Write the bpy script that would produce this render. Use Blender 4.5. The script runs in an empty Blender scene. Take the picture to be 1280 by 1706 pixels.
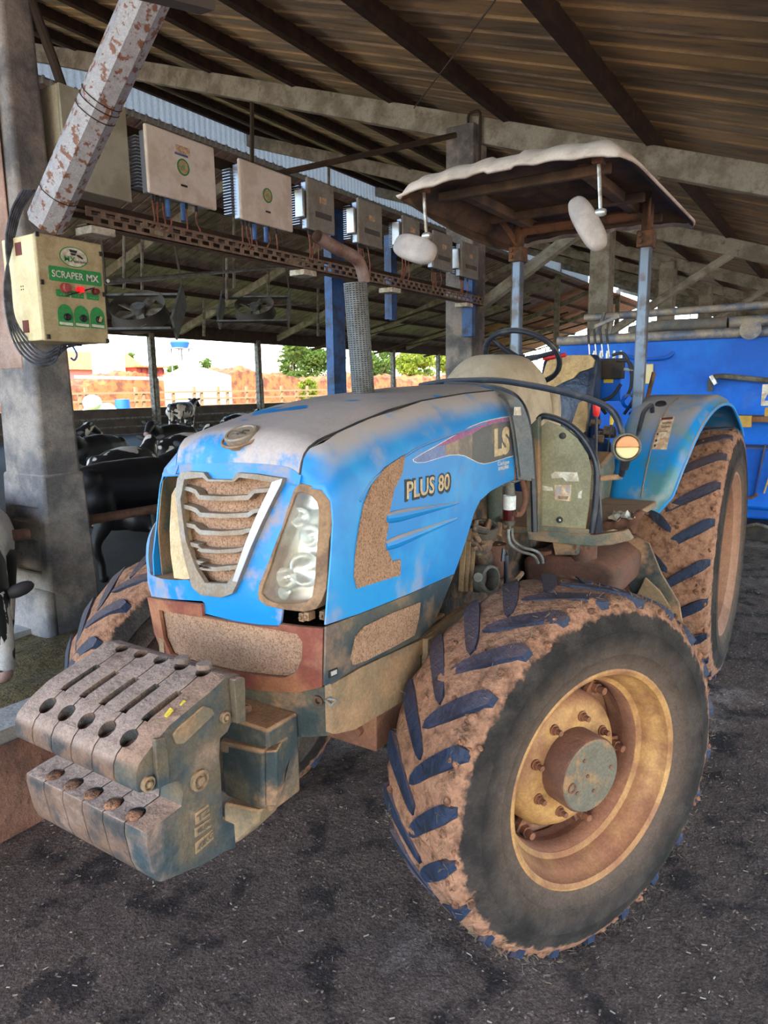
import bpy, bmesh, math, random
from mathutils import Vector, Matrix, noise
from mathutils.geometry import delaunay_2d_cdt
PI=math.pi
# ------------------------------------------------------------------ camera
CAM=Vector((4.2415,1.3594,1.7003)); YAW=math.radians(33.18); PIT=math.radians(10.022); ROL=math.radians(-.751); FPX=1172.9
scene=bpy.context.scene; COL=scene.collection
_fw=Vector((-math.cos(YAW)*math.cos(PIT),-math.sin(YAW)*math.cos(PIT),-math.sin(PIT)))
_r=_fw.cross(Vector((0,0,1))).normalized(); _u=_r.cross(_fw)
_R=_r*math.cos(ROL)+_u*math.sin(ROL); _U=-_r*math.sin(ROL)+_u*math.cos(ROL)
cd=bpy.data.cameras.new('camera'); cam=bpy.data.objects.new('camera',cd); COL.objects.link(cam)
cd.sensor_fit='VERTICAL'; cd.sensor_height=36.0; cd.lens=36.0*FPX/1706; cd.clip_end=500; cd.clip_start=.05
M3=Matrix((_R,_U,-_fw)).transposed(); cam.matrix_world=Matrix.Translation(CAM)@M3.to_4x4()
scene.camera=cam
# ------------------------------------------------------------------ sky, sun, exposure
w=bpy.data.worlds.new('world'); scene.world=w; w.use_nodes=True; nt=w.node_tree
bgn=nt.nodes['Background']; sky=nt.nodes.new('ShaderNodeTexSky'); sky.sky_type='NISHITA'; sky.sun_disc=False
sky.sun_elevation=math.radians(48); sky.sun_rotation=math.radians(60); sky.air_density=1.1; sky.dust_density=1.2
nt.links.new(sky.outputs[0],bgn.inputs[0]); bgn.inputs[1].default_value=0.42
sd=bpy.data.lights.new('sun','SUN'); sd.energy=5.0; sd.angle=math.radians(.6); sd.color=(1,.95,.86)
sun=bpy.data.objects.new('sun',sd); COL.objects.link(sun)
sun.rotation_euler=Vector((-.55,-.5,-.85)).to_track_quat('-Z','Y').to_euler()   # light travels this way
vs=scene.view_settings; vs.view_transform='Standard'; vs.look='None'; vs.gamma=1; vs.use_curve_mapping=False; vs.exposure=1.72
# ------------------------------------------------------------------ pixel helpers (a photograph pixel and a real plane give a real point)
def ray(px,py): return _fw+_R*((px-640)/FPX)-_U*((py-853)/FPX)
def at(px,py,ax,v):
    d=ray(px,py); i='XYZ'.index(ax); t=(v-CAM[i])/d[i]; return CAM+d*t
# ------------------------------------------------------------------ materials
def lin(c):
    c=c/255.0
    return c/12.92 if c<=.04045 else ((c+.055)/1.055)**2.4
def rgb(t): return (lin(t[0]),lin(t[1]),lin(t[2]),1)
MATS={}
def mat(name,col,rough=.6,metal=0,col2=None,scale=6,detail=4,mixlo=.42,mixhi=.62,bump=0,bscale=40,dust=None,dustamt=.8,dlo=.3,dhi=.9,patch=0,pscale=3,
        spec=.5,trans=0,alpha=None,emit=None,stretch=None,world=False,extra=None,speck=.32,sscale=120,patchlo=.5,patchhi=.62,translucent=0):
    m=bpy.data.materials.new(name); m.use_nodes=True; n=m.node_tree.nodes; l=m.node_tree.links
    b=n['Principled BSDF']; b.inputs['Roughness'].default_value=rough; b.inputs['Metallic'].default_value=metal
    b.inputs['Specular IOR Level'].default_value=spec
    def vrgb(c): v=n.new('ShaderNodeRGB'); v.outputs[0].default_value=rgb(c); return v.outputs[0]
    tc=n.new('ShaderNodeTexCoord'); geo=n.new('ShaderNodeNewGeometry')
    co=geo.outputs['Position'] if world else tc.outputs['Object']
    if stretch:
        mp=n.new('ShaderNodeMapping'); mp.inputs['Scale'].default_value=stretch; l.new(co,mp.inputs[0]); co=mp.outputs[0]
    def noi(s,d=4,off=0):
        t=n.new('ShaderNodeTexNoise'); t.inputs['Scale'].default_value=s; t.inputs['Detail'].default_value=d; t.inputs['Roughness'].default_value=.6
        if off:
            a=n.new('ShaderNodeVectorMath'); a.operation='ADD'; a.inputs[1].default_value=(off,off*.7,-off); l.new(co,a.inputs[0]); l.new(a.outputs[0],t.inputs[0])
        else: l.new(co,t.inputs[0])
        return t.outputs['Fac']
    def ramp(src,lo,hi):
        r=n.new('ShaderNodeMapRange'); r.inputs[1].default_value=lo; r.inputs[2].default_value=hi; r.interpolation_type='SMOOTHSTEP'; l.new(src,r.inputs[0]); return r.outputs[0]
    def mix(f,a,c):
        x=n.new('ShaderNodeMix'); x.data_type='RGBA'
        if isinstance(f,float): x.inputs[0].default_value=f
        else: l.new(f,x.inputs[0])
        l.new(a,x.inputs[6]); l.new(c,x.inputs[7]); return x.outputs[2]
    def mul(a,c):
        x=n.new('ShaderNodeMath'); x.operation='MULTIPLY'
        for i,q in enumerate((a,c)):
            if isinstance(q,(float,int)): x.inputs[i].default_value=q
            else: l.new(q,x.inputs[i])
        return x.outputs[0]
    def mx(a,c):
        x=n.new('ShaderNodeMath'); x.operation='MAXIMUM'; l.new(a,x.inputs[0]); l.new(c,x.inputs[1]); return x.outputs[0]
    c=vrgb(col)
    if col2: c=mix(ramp(noi(scale,detail),mixlo,mixhi),c,vrgb(col2))
    if extra: c=extra(dict(n=n,l=l,co=co,noi=noi,ramp=ramp,mix=mix,mul=mul,mx=mx,vrgb=vrgb,geo=geo,tc=tc),c)
    if dust:
        sx=n.new('ShaderNodeSeparateXYZ'); l.new(geo.outputs['Normal'],sx.inputs[0])
        up=ramp(sx.outputs[2],dlo,dhi); up=mul(up,ramp(noi(7,5,3.1),.18,.5))
        up=mul(up,float(dustamt))
        if patch: up=mx(up,mul(ramp(noi(pscale,6,9.7),patchlo,patchhi),float(patch)))
        c=mix(up,c,vrgb(dust))
        rr=n.new('ShaderNodeMapRange'); rr.inputs[3].default_value=rough; rr.inputs[4].default_value=.95; l.new(up,rr.inputs[0]); l.new(rr.outputs[0],b.inputs['Roughness'])
    if speck and rough>.42 and not trans and not emit:
        dk=n.new('ShaderNodeMix'); dk.data_type='RGBA'; dk.blend_type='MULTIPLY'; l.new(d_:=mul(ramp(noi(sscale,6,13.3),.34,.62),float(speck)),dk.inputs[0]); l.new(c,dk.inputs[6]); dk.inputs[7].default_value=(.35,.33,.32,1)
        x2=n.new('ShaderNodeMix'); x2.data_type='RGBA'; x2.blend_type='MULTIPLY'; l.new(mul(ramp(noi(sscale*.22,7,21.7),.40,.66),float(speck)*.8),x2.inputs[0]); l.new(dk.outputs[2],x2.inputs[6]); x2.inputs[7].default_value=(.45,.42,.40,1); c=x2.outputs[2]
    l.new(c,b.inputs['Base Color'])
    if bump:
        bp=n.new('ShaderNodeBump'); bp.inputs['Strength'].default_value=bump; bp.inputs['Distance'].default_value=.02; l.new(noi(bscale,5,5.3),bp.inputs['Height']); l.new(bp.outputs[0],b.inputs['Normal'])
    if trans: b.inputs['Transmission Weight'].default_value=trans
    if alpha is not None: b.inputs['Alpha'].default_value=alpha
    if emit: b.inputs['Emission Color'].default_value=rgb(emit[0]); b.inputs['Emission Strength'].default_value=emit[1]
    if translucent:
        ts=n.new('ShaderNodeBsdfTranslucent'); l.new(c,ts.inputs[0]); ms=n.new('ShaderNodeMixShader'); ms.inputs[0].default_value=translucent
        l.new(b.outputs[0],ms.inputs[1]); l.new(ts.outputs[0],ms.inputs[2]); l.new(ms.outputs[0],n['Material Output'].inputs[0])
    MATS[name]=m; return m
DUST=(176,152,134); TAN=(186,142,104); CLAY=(158,104,72)
mat('blue_paint',(10,124,196),.42,speck=.14,col2=(28,140,205),scale=5,dust=(168,156,148),dustamt=.95,dlo=.30,dhi=.80,patch=.55,pscale=4.5,patchlo=.54,patchhi=.72)
def hoodx(d,c):
    n,l=d['n'],d['l']; s=n.new('ShaderNodeSeparateXYZ'); l.new(d['co'],s.inputs[0])
    f=n.new('ShaderNodeMath'); f.operation='MULTIPLY_ADD'; l.new(d['noi'](7,6,3.3),f.inputs[0]); f.inputs[1].default_value=.22; l.new(s.outputs[0],f.inputs[2])
    clean=d['ramp'](f.outputs[0],2.972,3.006)          # wiped band along the hood's front lip
    wipe=d['ramp'](d['noi'](4.2,2,6.1),.66,.69)         # hand-wiped patches
    k=d['mx'](clean,wipe); dm=n.new('ShaderNodeMath'); dm.operation='SUBTRACT'; dm.inputs[0].default_value=1; l.new(k,dm.inputs[1])
    dust=d['mix'](d['ramp'](d['noi'](3,7,1.2),.35,.65),d['vrgb']((190,174,164)),d['vrgb']((166,154,148)))
    f2=d['mul'](dm.outputs[0],.93); return d['mix'](f2,c,dust)
mat('hood_top_paint',(14,128,200),.55,col2=(40,140,196),scale=5,extra=hoodx,speck=.14)
mat('bezel_paint',(8,122,194),.42,speck=.14,col2=(28,136,190),scale=5,dust=(160,142,126),dustamt=.9,dlo=.3,dhi=.8,patch=.8,pscale=7,patchlo=.50,patchhi=.66)
mat('fender_paint',(8,126,196),.4,col2=(70,124,134),scale=4,mixlo=.46,mixhi=.64,dust=(158,148,140),dustamt=.95,dlo=.55,dhi=.92,patch=.55,pscale=6,patchlo=.52,patchhi=.7)
mat('grey_green',(88,100,92),.7,col2=(142,124,98),scale=5,dust=TAN,dustamt=.8,patch=.5,pscale=4,bump=.25,bscale=30)
mat('dark_plastic',(46,64,74),.6,col2=(84,84,74),scale=5,dust=TAN,dustamt=.8,patch=.35,pscale=6)
mat('red_primer',(128,66,52),.6,col2=(164,108,76),scale=5,dust=(168,118,88),dustamt=.7,patch=.4,pscale=5,bump=.15)
def meshtex(d,c):
    n,l=d['n'],d['l']; v=n.new('ShaderNodeTexVoronoi'); v.inputs['Scale'].default_value=190; l.new(d['co'],v.inputs[0])
    return d['mix'](d['ramp'](v.outputs['Distance'],.45,.85),d['vrgb']((190,150,120)),d['vrgb']((150,112,86)))
mat('clogged_mesh',(186,142,108),.9,extra=meshtex,bump=.6,bscale=260,patch=.2,pscale=3)
mat('chrome_dusty',(142,136,128),.48,.4,col2=(146,128,108),scale=9,dust=(164,144,124),dustamt=.8,dlo=.1,dhi=.8,patch=.6,pscale=8,patchlo=.48)
mat('chrome_bright',(178,182,188),.34,.6,col2=(180,168,150),scale=16,mixlo=.56,mixhi=.7)
mat('reflector',(218,222,220),.22,.75,col2=(176,162,138),scale=9,mixlo=.5,mixhi=.75)
mat('lens_glass',(225,222,205),.12,0,trans=.9,alpha=.25,spec=.6)
mat('tan_housing',(150,118,86),.7,col2=(112,84,62),scale=12,dust=TAN,dustamt=.6)
mat('lamp_cream',(205,182,142),.7,col2=(190,160,118),scale=6)
mat('cast_weight',(50,66,72),.8,col2=(100,88,70),scale=7,mixlo=.4,mixhi=.66,dust=(165,132,112),dustamt=1.15,dlo=.25,dhi=.75,patch=.8,pscale=6,patchlo=.52,patchhi=.72,bump=.5,bscale=35)
mat('weight_plate',(58,58,58),.85,col2=(116,90,74),scale=9,mixlo=.4,mixhi=.6,dust=(164,142,130),dustamt=1.1,dlo=.1,dhi=.6,patch=.4,pscale=7,patchlo=.5,patchhi=.66,bump=.45,bscale=60)
mat('frame_iron',(52,64,66),.8,col2=(104,96,78),scale=6,dust=TAN,dustamt=.9,dlo=.1,dhi=.8,patch=.8,pscale=4,patchlo=.46,patchhi=.62,bump=.4,bscale=30)
mat('frame_tan',(146,122,92),.85,col2=(112,100,82),scale=5,dust=TAN,dustamt=.8,patch=.5,pscale=6,bump=.3,bscale=25)
mat('rubber_lug',(30,46,74),.62,col2=(20,30,50),scale=14,bump=.5,bscale=50,dust=(150,110,84),dustamt=.25,patch=.5,pscale=30,patchlo=.66,patchhi=.76,world=False)
def tyretex(d,c):
    n,l=d['n'],d['l']; s=n.new('ShaderNodeSeparateXYZ'); l.new(d['tc'].outputs['Object'],s.inputs[0])
    q=n.new('ShaderNodeVectorMath'); q.operation='LENGTH'; cx=n.new('ShaderNodeCombineXYZ'); l.new(s.outputs[0],cx.inputs[0]); l.new(s.outputs[2],cx.inputs[2]); l.new(cx.outputs[0],q.inputs[0])
    f=n.new('ShaderNodeMath'); f.operation='MULTIPLY_ADD'; l.new(d['noi'](26,6),f.inputs[0]); f.inputs[1].default_value=.07; l.new(q.outputs['Value'],f.inputs[2])
    return f.outputs[0]
def tyre_mat(name,r_tread,r_rim):
    def ex(d,c):
        f=tyretex(d,c)
        c=d['mix'](d['ramp'](f,r_rim+.16,r_rim+.03),c,d['vrgb']((100,84,72)))
        mudc=d['mix'](d['ramp'](d['noi'](30,8,2.),.40,.78),d['vrgb']((170,126,100)),d['vrgb']((92,66,52)))
        return d['mix'](d['ramp'](f,r_tread+.004,r_tread+.020),c,mudc)
    mat(name,(46,42,40),.92,spec=.2,col2=(68,61,56),scale=9,mixlo=.4,mixhi=.65,extra=ex,bump=.6,bscale=70)
tyre_mat('front_tyre_rubber',.535,.335); tyre_mat('rear_tyre_rubber',.69,.47)
mat('mud',(178,124,92),.95,col2=(112,78,58),scale=40,bump=1,bscale=90)
mat('rim_yellow',(188,142,84),.65,col2=(150,104,68),scale=7,mixlo=.42,mixhi=.66,dust=(150,98,70),dustamt=.9,dlo=.1,dhi=.8,patch=.55,pscale=9,patchlo=.52,patchhi=.66,bump=.15,bscale=60)
mat('rim_clay',(128,86,66),.85,col2=(150,104,74),scale=6,dust=(160,104,76),dustamt=.6,bump=.2,bscale=50)
mat('rim_rear',(156,114,88),.85,col2=(136,98,76),scale=4)
mat('hub_brown',(128,84,62),.8,col2=(106,72,56),scale=10,bump=.3,bscale=80)
mat('hub_face',(112,105,90),.8,spec=.2,col2=(150,118,84),scale=14,mixlo=.5,mixhi=.66,dust=TAN,dustamt=.5)
mat('nut_brown',(140,90,62),.8,col2=(108,70,52),scale=30)
mat('black_tube',(28,36,50),.42,col2=(62,66,70),scale=12,mixlo=.5,mixhi=.7,dust=(120,112,104),dustamt=.7,dlo=.5,dhi=1)
mat('black_rubber',(30,33,40),.6,col2=(54,52,50),scale=14)
mat('grey_fairing',(98,106,112),.7,col2=(122,118,112),scale=6,dust=(142,132,122),dustamt=.6)
mat('side_pane',(152,150,118),.55,col2=(132,128,102),scale=4,mixlo=.35,mixhi=.7,patch=0)
mat('cowl_beige',(182,168,146),.75,speck=.15,col2=(150,140,122),scale=4,dust=(178,166,146),dustamt=.6)
mat('brown_dirt_metal',(112,74,58),.85,col2=(92,66,54),scale=7,dust=(134,90,66),dustamt=.8,bump=.25,bscale=40)
mat('engine_grime',(58,56,54),.75,col2=(110,86,66),scale=16,dust=TAN,dustamt=.7,patch=.35,pscale=14,bump=.4,bscale=60)
mat('engine_dark',(30,32,34),.8,col2=(62,54,46),scale=10)
mat('rope_steel',(92,106,124),.4,.35,col2=(70,68,68),scale=9,mixlo=.5,mixhi=.66,patch=.5,dust=(120,80,56),dustamt=.5,pscale=7,patchlo=.58,patchhi=.7)
mat('rusty_bracket',(112,78,56),.85,col2=(72,56,46),scale=12,bump=.3)
mat('canopy_top',(198,190,182),.8,speck=.15,col2=(168,158,150),scale=5,dust=(196,188,180),dustamt=.5)
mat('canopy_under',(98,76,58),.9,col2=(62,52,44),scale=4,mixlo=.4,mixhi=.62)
mat('mirror_shell',(156,152,152),.6,col2=(178,170,166),scale=6,speck=.12)
mat('zinc',(190,196,200),.35,.6,col2=(150,140,128),scale=20)
mat('seat_vinyl',(22,34,56),.35,col2=(40,54,78),scale=8,bump=.5,bscale=12)
mat('foam',(196,168,120),.95,col2=(168,140,100),scale=10,bump=.4,bscale=40)
mat('red_plastic',(214,38,44),.4)
mat('yellow_plastic',(220,196,70),.5)
mat('white_plastic',(214,222,222),.45)
mat('maroon_glass',(66,18,24),.2)
mat('sticker_tan',(196,160,128),.7,col2=(226,208,180),scale=30)
mat('paper_white',(226,226,214),.7,col2=(190,180,160),scale=20)
mat('amber_lens',(196,110,62),.35,col2=(206,140,90),scale=6)
mat('clear_lens',(200,190,140),.35)
mat('decal_dark',(82,84,88),.5,col2=(120,104,84),scale=9,mixlo=.52,mixhi=.7)
mat('decal_tan',(150,132,112),.5,col2=(112,102,96),scale=14,mixlo=.42,mixhi=.6)
mat('decal_violet',(112,128,178),.5,col2=(98,122,176),scale=14)
mat('decal_pink',(170,88,128),.5,col2=(128,92,140),scale=60,mixlo=.4,mixhi=.6)
mat('decal_cream',(206,184,146),.6,col2=(184,160,124),scale=30)
mat('line_white',(226,226,222),.6)
mat('ink',(38,42,46),.6)
mat('muffler_guard',(96,104,110),.6,.2,col2=(78,78,76),scale=14,dust=DUST,dustamt=.3)
mat('exhaust_rust',(118,100,98),.65,.15,col2=(100,74,68),scale=14)
# buildings
def concrete_mat(name,a,b,**k): mat(name,a,.9,col2=b,scale=3,detail=8,mixlo=.38,mixhi=.62,bump=.35,bscale=26,**k)
concrete_mat('concrete_pillar',(150,144,140),(98,98,102),patch=.7,dust=(168,158,150),dustamt=.5,pscale=2.4,patchlo=.55,patchhi=.68)
concrete_mat('concrete_pink',(168,134,120),(140,116,106),patch=.4,dust=(186,168,158),dustamt=.3,pscale=2.4)
concrete_mat('rafter_green',(166,166,156),(130,126,114),patch=.5,dust=(96,78,62),dustamt=.05,pscale=6,patchlo=.56,patchhi=.7)
concrete_mat('curb_concrete',(126,118,110),(98,90,84),dust=(168,168,166),dustamt=1,dlo=.5,dhi=.9,patch=.8,pscale=3,patchlo=.52)
mat('curb_face',(112,72,56),.95,col2=(80,56,46),scale=5,bump=.8,bscale=30,patch=.5,dust=(134,96,76),dustamt=.3)
mat('brace_rust',(172,176,186),.65,.1,col2=(132,94,78),scale=20,detail=10,mixlo=.53,mixhi=.59,bump=.2)
def roofx(d,c):
    n=d['n'];l=d['l']
    f=d['ramp'](d['noi'](1.1,6,4.),.44,.62)
    return d['mix'](f,c,d['vrgb']((186,156,112)))
mat('roof_under',(146,130,110),.55,.15,col2=(112,98,82),scale=3,extra=roofx,stretch=(3.5,.35,1),world=True,bump=.3,bscale=18)
mat('roof_far_under',(168,148,140),.6,.1,col2=(132,114,108),scale=2)
mat('roof_end_lit',(186,128,78),.7,col2=(160,104,62),scale=2)  # bounce light from the sunlit ground painted in as orange
mat('purlin_dark',(46,34,28),.85,col2=(66,48,36),scale=6)
mat('roof_rib_lit',(206,184,150),.6,.1,col2=(120,100,80),scale=3)  # lighter tan painted on rib faces to stand for light they catch
mat('skylight_white',(196,204,206),.6,translucent=.25)
mat('tray_rust',(124,104,92),.8,col2=(148,130,114),scale=14)
mat('blue_post',(30,96,168),.5,col2=(26,56,96),scale=6,mixlo=.45,mixhi=.65,patch=.3,dust=(100,84,72),dustamt=.1,pscale=9)
mat('inverter_white',(232,226,218),.5,col2=(216,206,194),scale=6,speck=.12)
mat('inverter_grey',(150,152,148),.5,col2=(136,134,126),scale=6)
mat('fin_metal',(150,160,176),.35,.5)
mat('cabinet_grey',(172,174,160),.6,speck=.12,col2=(150,148,132),scale=3)
mat('cabinet_cream',(186,182,164),.6)
mat('box_cream',(222,210,168),.6,col2=(206,192,150),scale=6,speck=.15)
mat('box_front',(186,174,140),.6,col2=(168,154,120),scale=8,speck=.22)
mat('green_print',(44,152,84),.5)
mat('green_light',(112,180,140),.5)
mat('hinge_rust',(106,46,40),.7)
mat('cable_copper',(160,92,70),.6,col2=(120,80,70),scale=30)
mat('cable_blue',(60,110,180),.5)
mat('cable_black',(44,48,58),.5,col2=(78,86,104),scale=20)
mat('pipe_rust',(124,92,78),.7,col2=(96,70,60),scale=8)
mat('steel_dull',(120,120,112),.7,.2,col2=(82,74,66),scale=8)
mat('steel_light',(140,146,146),.6,.2,col2=(112,108,100),scale=8)
mat('rod_dark',(58,48,42),.8)
mat('fan_grey',(88,92,96),.75,col2=(66,66,66),scale=6)
mat('fan_light',(72,70,68),.75)
def gnd(d,c):
    a=d['mix'](d['ramp'](d['noi'](1.3,7,1.),.42,.62),c,d['vrgb']((122,102,92)))
    a=d['mix'](d['ramp'](d['noi'](.9,8,8.),.56,.70),a,d['vrgb']((160,148,142)))
    a=d['mix'](d['ramp'](d['noi'](5,8,5.),.50,.64),a,d['vrgb']((64,54,52)))
    return d['mix'](d['ramp'](d['noi'](60,3,7.),.62,.70),a,d['vrgb']((170,154,140)))
mat('barn_floor',(112,95,86),.93,extra=gnd,world=True,bump=1,bscale=70,spec=.3,speck=.75,sscale=110)
mat('grit',(112,100,92),.9,col2=(64,54,50),scale=3,speck=0)
mat('stall_floor',(26,23,23),.95,col2=(38,33,31),scale=1.5,world=True,bump=.4)
mat('outdoor_soil',(164,134,108),.95,col2=(150,134,114),scale=.2,world=True)
mat('bank_soil',(158,88,42),.95,col2=(96,54,30),scale=1.6,world=True,bump=1,bscale=3)
mat('silage',(120,104,66),.95,col2=(92,80,48),scale=30,bump=1,bscale=60)
mat('straw',(122,108,88),.9,col2=(108,92,72),scale=3)
mat('straw_pale',(158,150,136),.9)
mat('wall_dark',(74,68,66),.9,col2=(92,80,72),scale=2)
def cowx(sc,lo,off):
    def f(d,c): return d['mix'](d['ramp'](d['noi'](sc,2,off),lo,lo+.025),c,d['vrgb']((214,206,200)))
    return f
mat('cow_black',(20,20,24),.6,extra=cowx(1.5,.64,3.)); mat('cow_patched',(20,20,24),.6,extra=cowx(1.9,.49,11.)); mat('cow_white_face',(214,210,206),.7,extra=lambda d,c:d['mix'](d['ramp'](d['noi'](3.,2,2.),.58,.6),c,d['vrgb']((24,24,28))))
mat('cow_dark',(17,18,22),.55)
mat('cow_pink',(186,150,140),.7); mat('cow_ear',(36,32,34),.7)
mat('wagon_blue',(0,110,226),.55,col2=(0,92,206),scale=2,dust=(120,120,130),dustamt=.8,patch=.12,pscale=3,patchlo=.6,patchhi=.72,spec=.3,speck=.12)
mat('wagon_pipe',(168,162,152),.6,.2,col2=(110,124,150),scale=6)
mat('wagon_dark_blue',(20,60,140),.5,col2=(70,60,60),scale=5)
mat('wood',(150,110,80),.9,col2=(120,84,62),scale=9,stretch=(1,1,.2))
mat('wood_yellow',(196,160,80),.8)
mat('leaf_olive',(126,150,66),.7,col2=(88,116,52),scale=2,translucent=.35); mat('leaf_yellow',(170,180,64),.7,col2=(130,156,60),scale=2,translucent=.35)
mat('bark',(96,82,66),.9)
mat('roof_tile',(226,120,60),.8,col2=(210,96,50),scale=3)
mat('wall_red',(186,78,56),.9,col2=(160,62,46),scale=2); mat('wall_white',(232,232,228),.8); mat('wall_pink',(200,140,120),.8)
mat('tank_blue',(30,96,200),.5)
mat('fence_wood',(150,116,82),.9)
mat('grass_green',(126,140,60),.9)
# ------------------------------------------------------------------ mesh helpers
class MB:
    def __init__(s): s.v=[]; s.f=[]
    def add(s,vs,fs):
        o=len(s.v); s.v+=[Vector(p) for p in vs]; s.f+=[tuple(i+o for i in f) for f in fs]; return s
    def box(s,a,b):
        x0,y0,z0=a; x1,y1,z1=b
        return s.add([(x0,y0,z0),(x1,y0,z0),(x1,y1,z0),(x0,y1,z0),(x0,y0,z1),(x1,y0,z1),(x1,y1,z1),(x0,y1,z1)],
            [(3,2,1,0),(4,5,6,7),(0,1,5,4),(1,2,6,5),(2,3,7,6),(3,0,4,7)])
    def obox(s,c,ax,h):
        c=Vector(c); A=[Vector(a).normalized()*k for a,k in zip(ax,h)]
        P=[c+A[0]*i+A[1]*j+A[2]*k for k in(-1,1) for i,j in((-1,-1),(1,-1),(1,1),(-1,1))]
        return s.add(P,[(3,2,1,0),(4,5,6,7),(0,1,5,4),(1,2,6,5),(2,3,7,6),(3,0,4,7)])
    def beam(s,p,q,wd,ht,up=(0,0,1)):
        p=Vector(p);q=Vector(q);d=(q-p); u=Vector(up); sd=d.cross(u).normalized(); u2=sd.cross(d).normalized()
        return s.obox((p+q)/2,(d,sd,u2),(d.length/2,wd/2,ht/2))
    def cyl(s,p,q,r0,r1=None,n=16,caps=True):
        r1=r0 if r1 is None else r1
        return s.tube([p,q],[r0,r1],n,caps)
    def tube(s,pts,r,n=8,caps=True,closed=False):
        pts=[Vector(p) for p in pts]; N=len(pts); rs=r if isinstance(r,(list,tuple)) else [r]*N
        o=len(s.v); prev=None
        for i,p in enumerate(pts):
            if closed: t=pts[(i+1)%N]-pts[i-1]
            else: t=pts[min(i+1,N-1)]-pts[max(i-1,0)]
            t.normalize()
            if prev is None:
                a=Vector((0,0,1)) if abs(t.z)<.9 else Vector((1,0,0)); u=t.cross(a).normalized()
            else: u=(prev-t*prev.dot(t)).normalized()
            prev=u; w_=t.cross(u)
            for k in range(n):
                a=2*PI*k/n; s.v.append(p+(u*math.cos(a)+w_*math.sin(a))*rs[i])
        M=N if closed else N-1
        for i in range(M):
            for k in range(n):
                a=o+i*n+k;b=o+i*n+(k+1)%n;j=(i+1)%N;c=o+j*n+(k+1)%n;d=o+j*n+k; s.f.append((a,b,c,d))
        if caps and not closed:
            s.f.append(tuple(o+k for k in range(n))[::-1]); s.f.append(tuple(o+(N-1)*n+k for k in range(n)))
        return s
    def lathe(s,prof,c=(0,0,0),ax=(0,1,0),n=48,closed=False):
        """prof: list of (radius, height along axis)"""
        c=Vector(c);ax=Vector(ax).normalized(); a0=Vector((1,0,0)) if abs(ax.x)<.9 else Vector((0,0,1)); u=(a0-ax*a0.dot(ax)).normalized(); w_=ax.cross(u)
        o=len(s.v)
        for (r,h) in prof:
            for k in range(n):
                a=2*PI*k/n; s.v.append(c+ax*h+(u*math.cos(a)+w_*math.sin(a))*r)
        m=len(prof); 
        for i in range(m if closed else m-1):
            j=(i+1)%m
            for k in range(n): s.f.append((o+i*n+k,o+j*n+k,o+j*n+(k+1)%n,o+i*n+(k+1)%n))
        return s
    def ell(s,c,r,n=16,m=10,rot=None):
        c=Vector(c); o=len(s.v); R=rot or Matrix.Identity(3)
        for i in range(m+1):
            th=PI*i/m
            for k in range(n):
                a=2*PI*k/n; s.v.append(c+R@Vector((r[0]*math.sin(th)*math.cos(a),r[1]*math.sin(th)*math.sin(a),r[2]*math.cos(th))))
        for i in range(m):
            for k in range(n): s.f.append((o+i*n+k,o+(i+1)*n+k,o+(i+1)*n+(k+1)%n,o+i*n+(k+1)%n))
        return s
    def prism(s,poly,fn,d0,d1):
        """poly 2-D outline (convex or not); fn(u,v,d)->3-D"""
        n=len(poly); o=len(s.v)
        for d in (d0,d1):
            for p in poly: s.v.append(Vector(fn(p[0],p[1],d)))
        s.f.append(tuple(o+i for i in range(n))[::-1]); s.f.append(tuple(o+n+i for i in range(n)))
        for i in range(n): s.f.append((o+i,o+(i+1)%n,o+n+(i+1)%n,o+n+i))
        return s
    def grid(s,fn,nu,nv):
        o=len(s.v)
        for i in range(nu+1):
            for j in range(nv+1): s.v.append(Vector(fn(i/nu,j/nv)))
        for i in range(nu):
            for j in range(nv):
                a=o+i*(nv+1)+j; s.f.append((a,a+1,a+nv+2,a+nv+1))
        return s
    def mesh(s,name,m,smooth=35,merge=True):
        me=bpy.data.meshes.new(name); me.from_pydata([tuple(v) for v in s.v],[],s.f)
        bm=bmesh.new(); bm.from_mesh(me)
        if merge: bmesh.ops.remove_doubles(bm,verts=bm.verts,dist=1e-5)
        bmesh.ops.recalc_face_normals(bm,faces=bm.faces)
        bm.to_mesh(me); bm.free()
        if smooth:
            me.polygons.foreach_set('use_smooth',[True]*len(me.polygons)); me.set_sharp_from_angle(angle=math.radians(smooth))
        if m: me.materials.append(MATS[m] if isinstance(m,str) else m)
        return me
    def obj(s,name,m,parent=None,smooth=35,bevel=0,world=True,merge=True,seg=2,label=None,kind=None):
        o=bpy.data.objects.new(name,s.mesh(name,m,smooth,merge)); COL.objects.link(o)
        if bevel:
            b=o.modifiers.new('bevel','BEVEL'); b.width=bevel; b.segments=seg; b.limit_method='ANGLE'; b.angle_limit=math.radians(40)
        if parent: attach(o,parent,world)
        if label: o['label']=label
        if kind: o['kind']=kind
        return o
def attach(o,parent,world=True):
    o.parent=parent
    if world:
        bpy_m=parent_world(parent); o.matrix_parent_inverse=bpy_m.inverted()
def parent_world(p):
    m=p.matrix_basis.copy()
    if p.parent: m=parent_world(p.parent)@p.matrix_parent_inverse@m
    return m
def tag(o,label,cat,group=None,kind=None):
    o['label']=label; o['category']=cat
    if group: o['group']=group
    if kind: o['kind']=kind
    return o
def root(name,loc,label,cat,group=None,rz=0):
    o=bpy.data.objects.new(name,None); COL.objects.link(o); o.location=loc; o.rotation_euler=(0,0,rz); o.empty_display_size=.1
    return tag(o,label,cat,group)
def struct(o): o['kind']='structure'; return o
def copytree(o,parent=None):
    c=o.copy(); COL.objects.link(c)
    if parent: c.parent=parent
    for ch in list(o.children): copytree(ch,c)
    return c
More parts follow.
